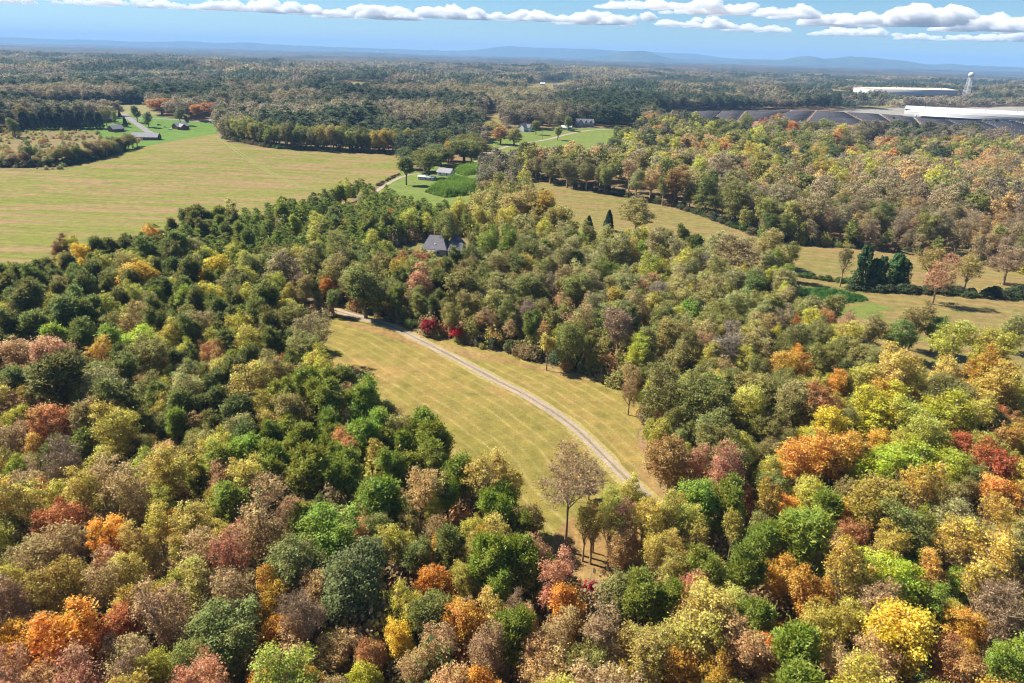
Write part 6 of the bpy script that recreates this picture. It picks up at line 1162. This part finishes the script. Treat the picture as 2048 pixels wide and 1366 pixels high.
for n_, lab, rf_, L_ in far:
    gable_house('far_house', lab, SPOTS[n_], rg.uniform(-.4, .4), L_, 10, 9 if n_ in ('hs_5', 'hs_6', 'hs_1', 'hs_2', 'hs_11', 'hs_7', 'hs_8') else 5, 4, 'whitewall', rf_, windows=W3(L_, 3))['group'] = 'houses scattered in the far woods'

def hall(name, label, a, b, depth, h, roofm, wallm, docks):
    a, b = np.array(a), np.array(b); L = float(np.hypot(*(b - a))); ang_ = math.atan2(*(b - a)[::-1])
    root = link(name, None, None, (a[0], a[1], float(terrain(*a))), ang_)
    tag(root, label, 'warehouse')
    solid('wall', [(0, L, 0, depth, -4, h)], M[wallm], root)
    prism('roof', [(-.6, -.6, h + .02), (L + .6, -.6, h + .02), (L + .6, depth + .6, h + .02), (-.6, depth + .6, h + .02), (-.6, depth / 2, h + 3.5), (L + .6, depth / 2, h + 3.5)],
          [(0, 1, 5, 4), (2, 3, 4, 5), (1, 2, 5), (3, 0, 4), (3, 2, 1, 0)], M[roofm], root)
    for i in range(docks):
        u = L * (.08 + .84 * i / max(1, docks - 1))
        solid('dock_door', [(u - 2, u + 2, -.15, .05, .8, 4.8)], M['galv'], root)
    for i in range(5):
        u = L * (.12 + .19 * i)
        solid('roof_vent', [(u, u + 3, depth * .3, depth * .3 + 3, h + 1.6, h + 4.2)], M['galv'], root)
    solid('roof_seam', [(u_, u_ + .5, -.3, depth * .5, h + .1, h + .5) for u_ in np.linspace(8, L - 8, 12)], M['galv'], root)
    solid('wall_band', [(0, L, -.25, -.02, h * .62, h * .72)], M['galv'], root)
    solid('canopy', [(L * .1, L * .55, -14, -.1, 4.6, 5.2)], M[roofm], root)
    return root
e = np.array(SPOTS['wh1_b']) - np.array(SPOTS['wh1_a'])
hall('warehouse', 'long white warehouse with bright roof behind the solar panels', SPOTS['wh1_a'], tuple(np.array(SPOTS['wh1_a']) + e * 1.35), 120, 15, 'metalroof', 'siding', 14)
hall('warehouse', 'long tan-roofed factory hall beside the water tower', SPOTS['wh2_a'], SPOTS['wh2_b'], 90, 19, 'tanroof', 'siding', 10)

def water_tower(label, loc, H, R, legs, big):
    root = link('water_tower', None, None, (loc[0], loc[1], float(terrain(*loc))))
    tag(root, label, 'water tower')
    zt = H * .82
    for i in range(legs):
        a = i * 2 * math.pi / legs + .3
        tb = Tubes(); tb.add([(math.cos(a) * R * 1.5, math.sin(a) * R * 1.5, -3), (math.cos(a) * R * .8, math.sin(a) * R * .8, zt)], [.6, .5], 6)
        link('leg', tb.mesh('leg', M['whitewall']), root)
    tb = Tubes(); tb.add([(0, 0, -2), (0, 0, zt)], [1.3, 1.3], 8); link('riser', tb.mesh('riser', M['whitewall']), root)
    tb = Tubes()
    for z in (.28, .55):
        rr = R * (1.5 - .7 * z / .82)
        for i in range(legs):
            a, b_ = i * 2 * math.pi / legs + .3, (i + 1) * 2 * math.pi / legs + .3
            tb.add([(math.cos(a) * rr, math.sin(a) * rr, H * z), (math.cos(b_) * rr, math.sin(b_) * rr, H * z)], [.3, .3], 4)
    link('brace', tb.mesh('brace', M['whitewall']), root)
    zz = np.array([-.02, 0, .05, .12, .2, .27, .31, .33]); rr = np.array([.05, .5, .95, 1.08, 1.05, .8, .4, .02]) * R
    tb = Tubes(); tb.add(np.column_stack([zz * 0, zz * 0, zt + zz / .33 * H * .18]), rr, 20)
    link('tank', tb.mesh('tank', M['whitewall']), root)
water_tower('white water tower on tall legs beside the factory hall', SPOTS['tower'], 70, 7, 6, True)
water_tower('tiny white water tower far off on the skyline', SPOTS['tower_far'], 60, 14, 6, False)

def pole(loc, label):
    root = link('utility_pole', None, None, (loc[0], loc[1], float(terrain(*loc))))
    tag(root, label, 'utility pole', 'utility poles along the farm road')
    tb = Tubes(); tb.add([(0, 0, -.5), (0, 0, 9.5)], [.2, .14], 6); link('post', tb.mesh('post', M['pole']), root)
    solid('crossarm', [(-1.1, 1.1, -.06, .06, 8.8, 8.95)], M['pole'], root)
pole(SPOTS['pole_a'], 'utility pole where the farm road leaves the farmyard'); pole(SPOTS['pole_b'], 'utility pole beside the broad tree pair on the pasture'); pole(SPOTS['pole_c'], 'utility pole on the pasture farther up the farm road'); pole(SPOTS['pole_d'], 'utility pole before the grey farmhouse')

def car(loc, rot, colr, label):
    root = link('parked_car', None, None, (loc[0], loc[1], float(terrain(*loc)) + .19), rot)
    tag(root, label, 'car', 'cars parked by the brick houses')
    m = M.setdefault(('paint', colr), plain('car_paint', colr, .3, .5, .02))
    prism('body', [(x, y, z) for y in (-.9, .9) for x, z in ((-2.2, .3), (2.2, .3), (2.2, .85), (1.2, .95), (.5, 1.45), (-1.3, 1.45), (-2.0, .95), (-2.2, .9))],
          [tuple(range(8)), tuple(range(15, 7, -1))] + [(i, i + 8, (i + 1) % 8 + 8, (i + 1) % 8) for i in range(8)], m, root)
    for s in (-1, 1):
        solid('window', [(-1.2, .55, s * .9 - .02, s * .9 + .02, .98, 1.36)], M['glass'], root)
        for x in (-1.35, 1.35):
            tb = Tubes(); tb.add([(x, s * .72, .34), (x, s * .93, .34)], [.33, .33], 10); link('wheel', tb.mesh('wheel', M['tyre']), root)
car(SPOTS['car_a'], .4, (.03, .03, .04), 'dark car parked behind the two-roofed brick house'); car(SPOTS['car_b'], .5, (.6, .6, .6), 'pale car parked beside the two-roofed brick house'); car(SPOTS['car_c'], .2, (.75, .75, .75), 'white car parked before the two-roofed brick house')
car(SPOTS['car_d'], .1, (.04, .03, .03), 'dark car parked by the pale-roofed house'); car(SPOTS['car_e'], .3, (.45, .5, .55), 'silver car parked beside the small brick house')

# ------------------------------------------------------------------ solar panels
for bi, q in enumerate(SOLAR):
    q = np.array(q); V, F, n0 = [], [], 0
    nrow = int(max(3, np.hypot(*(q[3] - q[0])) / 6.0))
    root = link('solar_array', None, None, (float(q[0][0]), float(q[0][1]), 0.0))
    tag(root, 'block of dark blue solar panels, %s from the left in the %s row' % (ordinal(bi // 2 + 1), 'front' if bi % 2 else 'rear'), 'solar panels', 'blocks of solar panels on red earth')
    for i in range(nrow):
        t = (i + .5) / nrow
        a, b = q[0] + (q[3] - q[0]) * t, q[1] + (q[2] - q[1]) * t
        m = max(2, int(np.hypot(*(b - a)) / 25))
        s = np.linspace(0, 1, m + 1)[:, None]; P = a + (b - a) * s
        z = terrain(P[:, 0], P[:, 1]) + .2
        nrm = np.array([-(b - a)[1], (b - a)[0]]); nrm /= np.hypot(*nrm)
        for off, zz in ((-2.1, .8), (2.1, 1.8)):
            V.append(np.column_stack([P + nrm * off - q[0], z + zz]))
        idx = n0 + np.arange(2 * (m + 1)).reshape(2, m + 1)
        F.append(np.stack([idx[0, :-1], idx[0, 1:], idx[1, 1:], idx[1, :-1]], -1)); n0 += 2 * (m + 1)
    o = link('panel_row', mesh_from('panel_row', np.vstack(V), np.vstack(F), [M['panel']]), root); o['kind'] = 'stuff'
    md = o.modifiers.new('thickness', 'SOLIDIFY'); md.thickness = .08
    pb = [(float(x_ - .12), float(x_ + .12), float(y_ - .12), float(y_ + .12), float(z_ - 2), float(z_ + .9)) for x_, y_, z_ in np.vstack(V)[::5]]
    o = solid('post', pb, M['galv'], root); o['kind'] = 'stuff'

# ------------------------------------------------------------------ clouds
import bmesh
k = NT('cloud_vapour')
pv = k.n('VolumePrincipled')
pv.inputs['Color'].default_value = (.995, .995, .995, 1)
pv.inputs['Density'].default_value = .0048
pv.inputs['Anisotropy'].default_value = .0
k.t.links.new(pv.outputs[0], k.out.inputs['Volume'])
M['cloud'] = k.m
bm = bmesh.new(); bmesh.ops.create_icosphere(bm, subdivisions=4, radius=1)
ICO_V = np.array([v.co[:] for v in bm.verts]); ICO_F = np.array([[v.index for v in f_.verts] for f_ in bm.faces]); bm.free()
for ci, (cx, cy_, cz, L, hh) in enumerate(CLOUDS):
    rng = np.random.default_rng(900 + ci)
    V, F, n0 = [], [], 0
    nb = int(np.clip(L / max(hh, 200) * 5, 8, 34))
    for i in range(nb):
        t = rng.uniform(-1, 1)
        env = (1 - abs(t) ** 2.2) ** .7 * (.55 + .45 * value_noise(np.array([t * 3 + ci * 7.7]), np.array([1.5]), ci)[0])
        r = hh * rng.uniform(.24, .46) * (.4 + .6 * env)
        z = rng.uniform(0, 1) ** 1.3 * max(0, hh * env * 1.05 - r)
        c = np.array([t * L * .5, rng.uniform(-.5, .5) * min(L * .35, hh * 3), z])
        q = ICO_V * r * np.array([1.9, 1.5, .95])
        w = ICO_V * 2.3 + rng.uniform(0, 50, 3)
        dsp = 1 + .34 * (value_noise(w[:, 0] + w[:, 2], w[:, 1] - w[:, 2] * .7, ci) - .5) * 2 + .2 * (value_noise(w[:, 0] * 2.7 + w[:, 2] * 1.9, w[:, 1] * 2.6, ci + 5) - .5) * 2 + .12 * (value_noise(w[:, 0] * 6.5 + w[:, 2] * 5, w[:, 1] * 6.2 + w[:, 2] * 3, ci + 6) - .5) * 2
        q = q * dsp[:, None] + c
        b0 = 20 * rng.random()
        low = q[:, 2] < b0
        q[low, 2] = b0 + (q[low, 2] - b0) * .12
        V.append(q); F.append(ICO_F + n0); n0 += len(q)
    o = link('cloud', mesh_from('cloud', np.vstack(V), np.vstack(F), [M['cloud']], None, True), None, (cx, cy_, cz), -math.atan2(cx, cy_))
    md = o.modifiers.new('merge', 'REMESH'); md.mode = 'VOXEL'; md.voxel_size = max(14.0, hh / 26)
    tag(o, 'white flat-based cloud, %s in the bank from left' % ordinal(sorted(CLOUDS, key=lambda c_: c_[0] / c_[1]).index((cx, cy_, cz, L, hh)) + 1), 'cloud', 'clouds low over the hills', 'stuff')

# ------------------------------------------------------------------ air
k = NT('haze_air')
pv = k.n('VolumePrincipled')
pv.inputs['Color'].default_value = (.28, .52, .92, 1)
pv.inputs['Density'].default_value = 6.5e-5
pv.inputs['Anisotropy'].default_value = 0.0
k.t.links.new(pv.outputs[0], k.out.inputs['Volume'])
zlo = float(min(v for v in (-90.0,)))
o = solid('haze', [(-32000, 32000, -6000, 30000, zlo, 420)], k.m, None)
tag(o, kind='stuff')

# ------------------------------------------------------------------ words for the setting
WORDS = {'ground': ('brown leaf-littered ground under the woods', 'ground'), 'meadow': ('mown tan meadow with pale windrow lines', 'meadow'), 'stubble_field': ('large streaked green and tan field with wheel marks', 'field'),
         'lawn': ('bright green lawn around the brick houses', 'lawn'), 'rough_grass_field': ('rough brown grass beside the brick houses', 'field'), 'hay_field': ('pale strip of hay field before the dark hedge', 'field'),
         'farm_lawn': ('green grass around the small farmyard', 'lawn'), 'pasture_field': ('green pasture crossed by the farm road', 'field'), 'harvested_field': ('tan harvested field curving along the wood edge', 'field'),
         'house_garden_ground': ('rough grass round the grey-roofed house', 'garden'), 'bare_earth_ground': ('red earth between the solar panels', 'ground'), 'yard_ground': ('pale paved yard round the white warehouse', 'yard'),
         'clearing_field': ('small pale clearing in the far woods', 'field'), 'dry_grass_field': ('dry brown grass at the edge of the meadow', 'grass'), 'bright_grass_field': ('bright green grass patch beside the field ditch', 'grass'),
         'verge_path': ('dry grass verge along the gravel track', 'verge'), 'rut_path': ('pale gravel wheel rut of the curving track', 'track'), 'median_path': ('worn grass strip between the gravel ruts', 'verge'), 'farm_road': ('pale gravel farm road crossing the pasture', 'road'),
         'field_lane_path': ('gravel lane from the farmyard into the pines', 'lane'), 'lane_road': ('grey asphalt lane between the brick houses', 'road'), 'side_road': ('asphalt road behind the brick houses', 'road'), 'tire_track_path': ('pale tyre track across the large field', 'track'),
         'mountains': ('blue-green mountain ridge on the horizon', 'mountains'), 'hills': ('nearer rounded hills on the horizon', 'hills'), 'haze': ('thin blue haze filling the air', 'haze')}
for o in COL.objects:
    if o.parent is None and 'kind' in o and 'label' not in o:
        w_ = WORDS.get(o.name.split('.')[0])
        if w_:
            o['label'], o['category'] = w_
            if o.name.split('.')[0] in ('clearing_field', 'rut_path', 'tire_track_path', 'dry_grass_field'):
                o['group'] = w_[0]
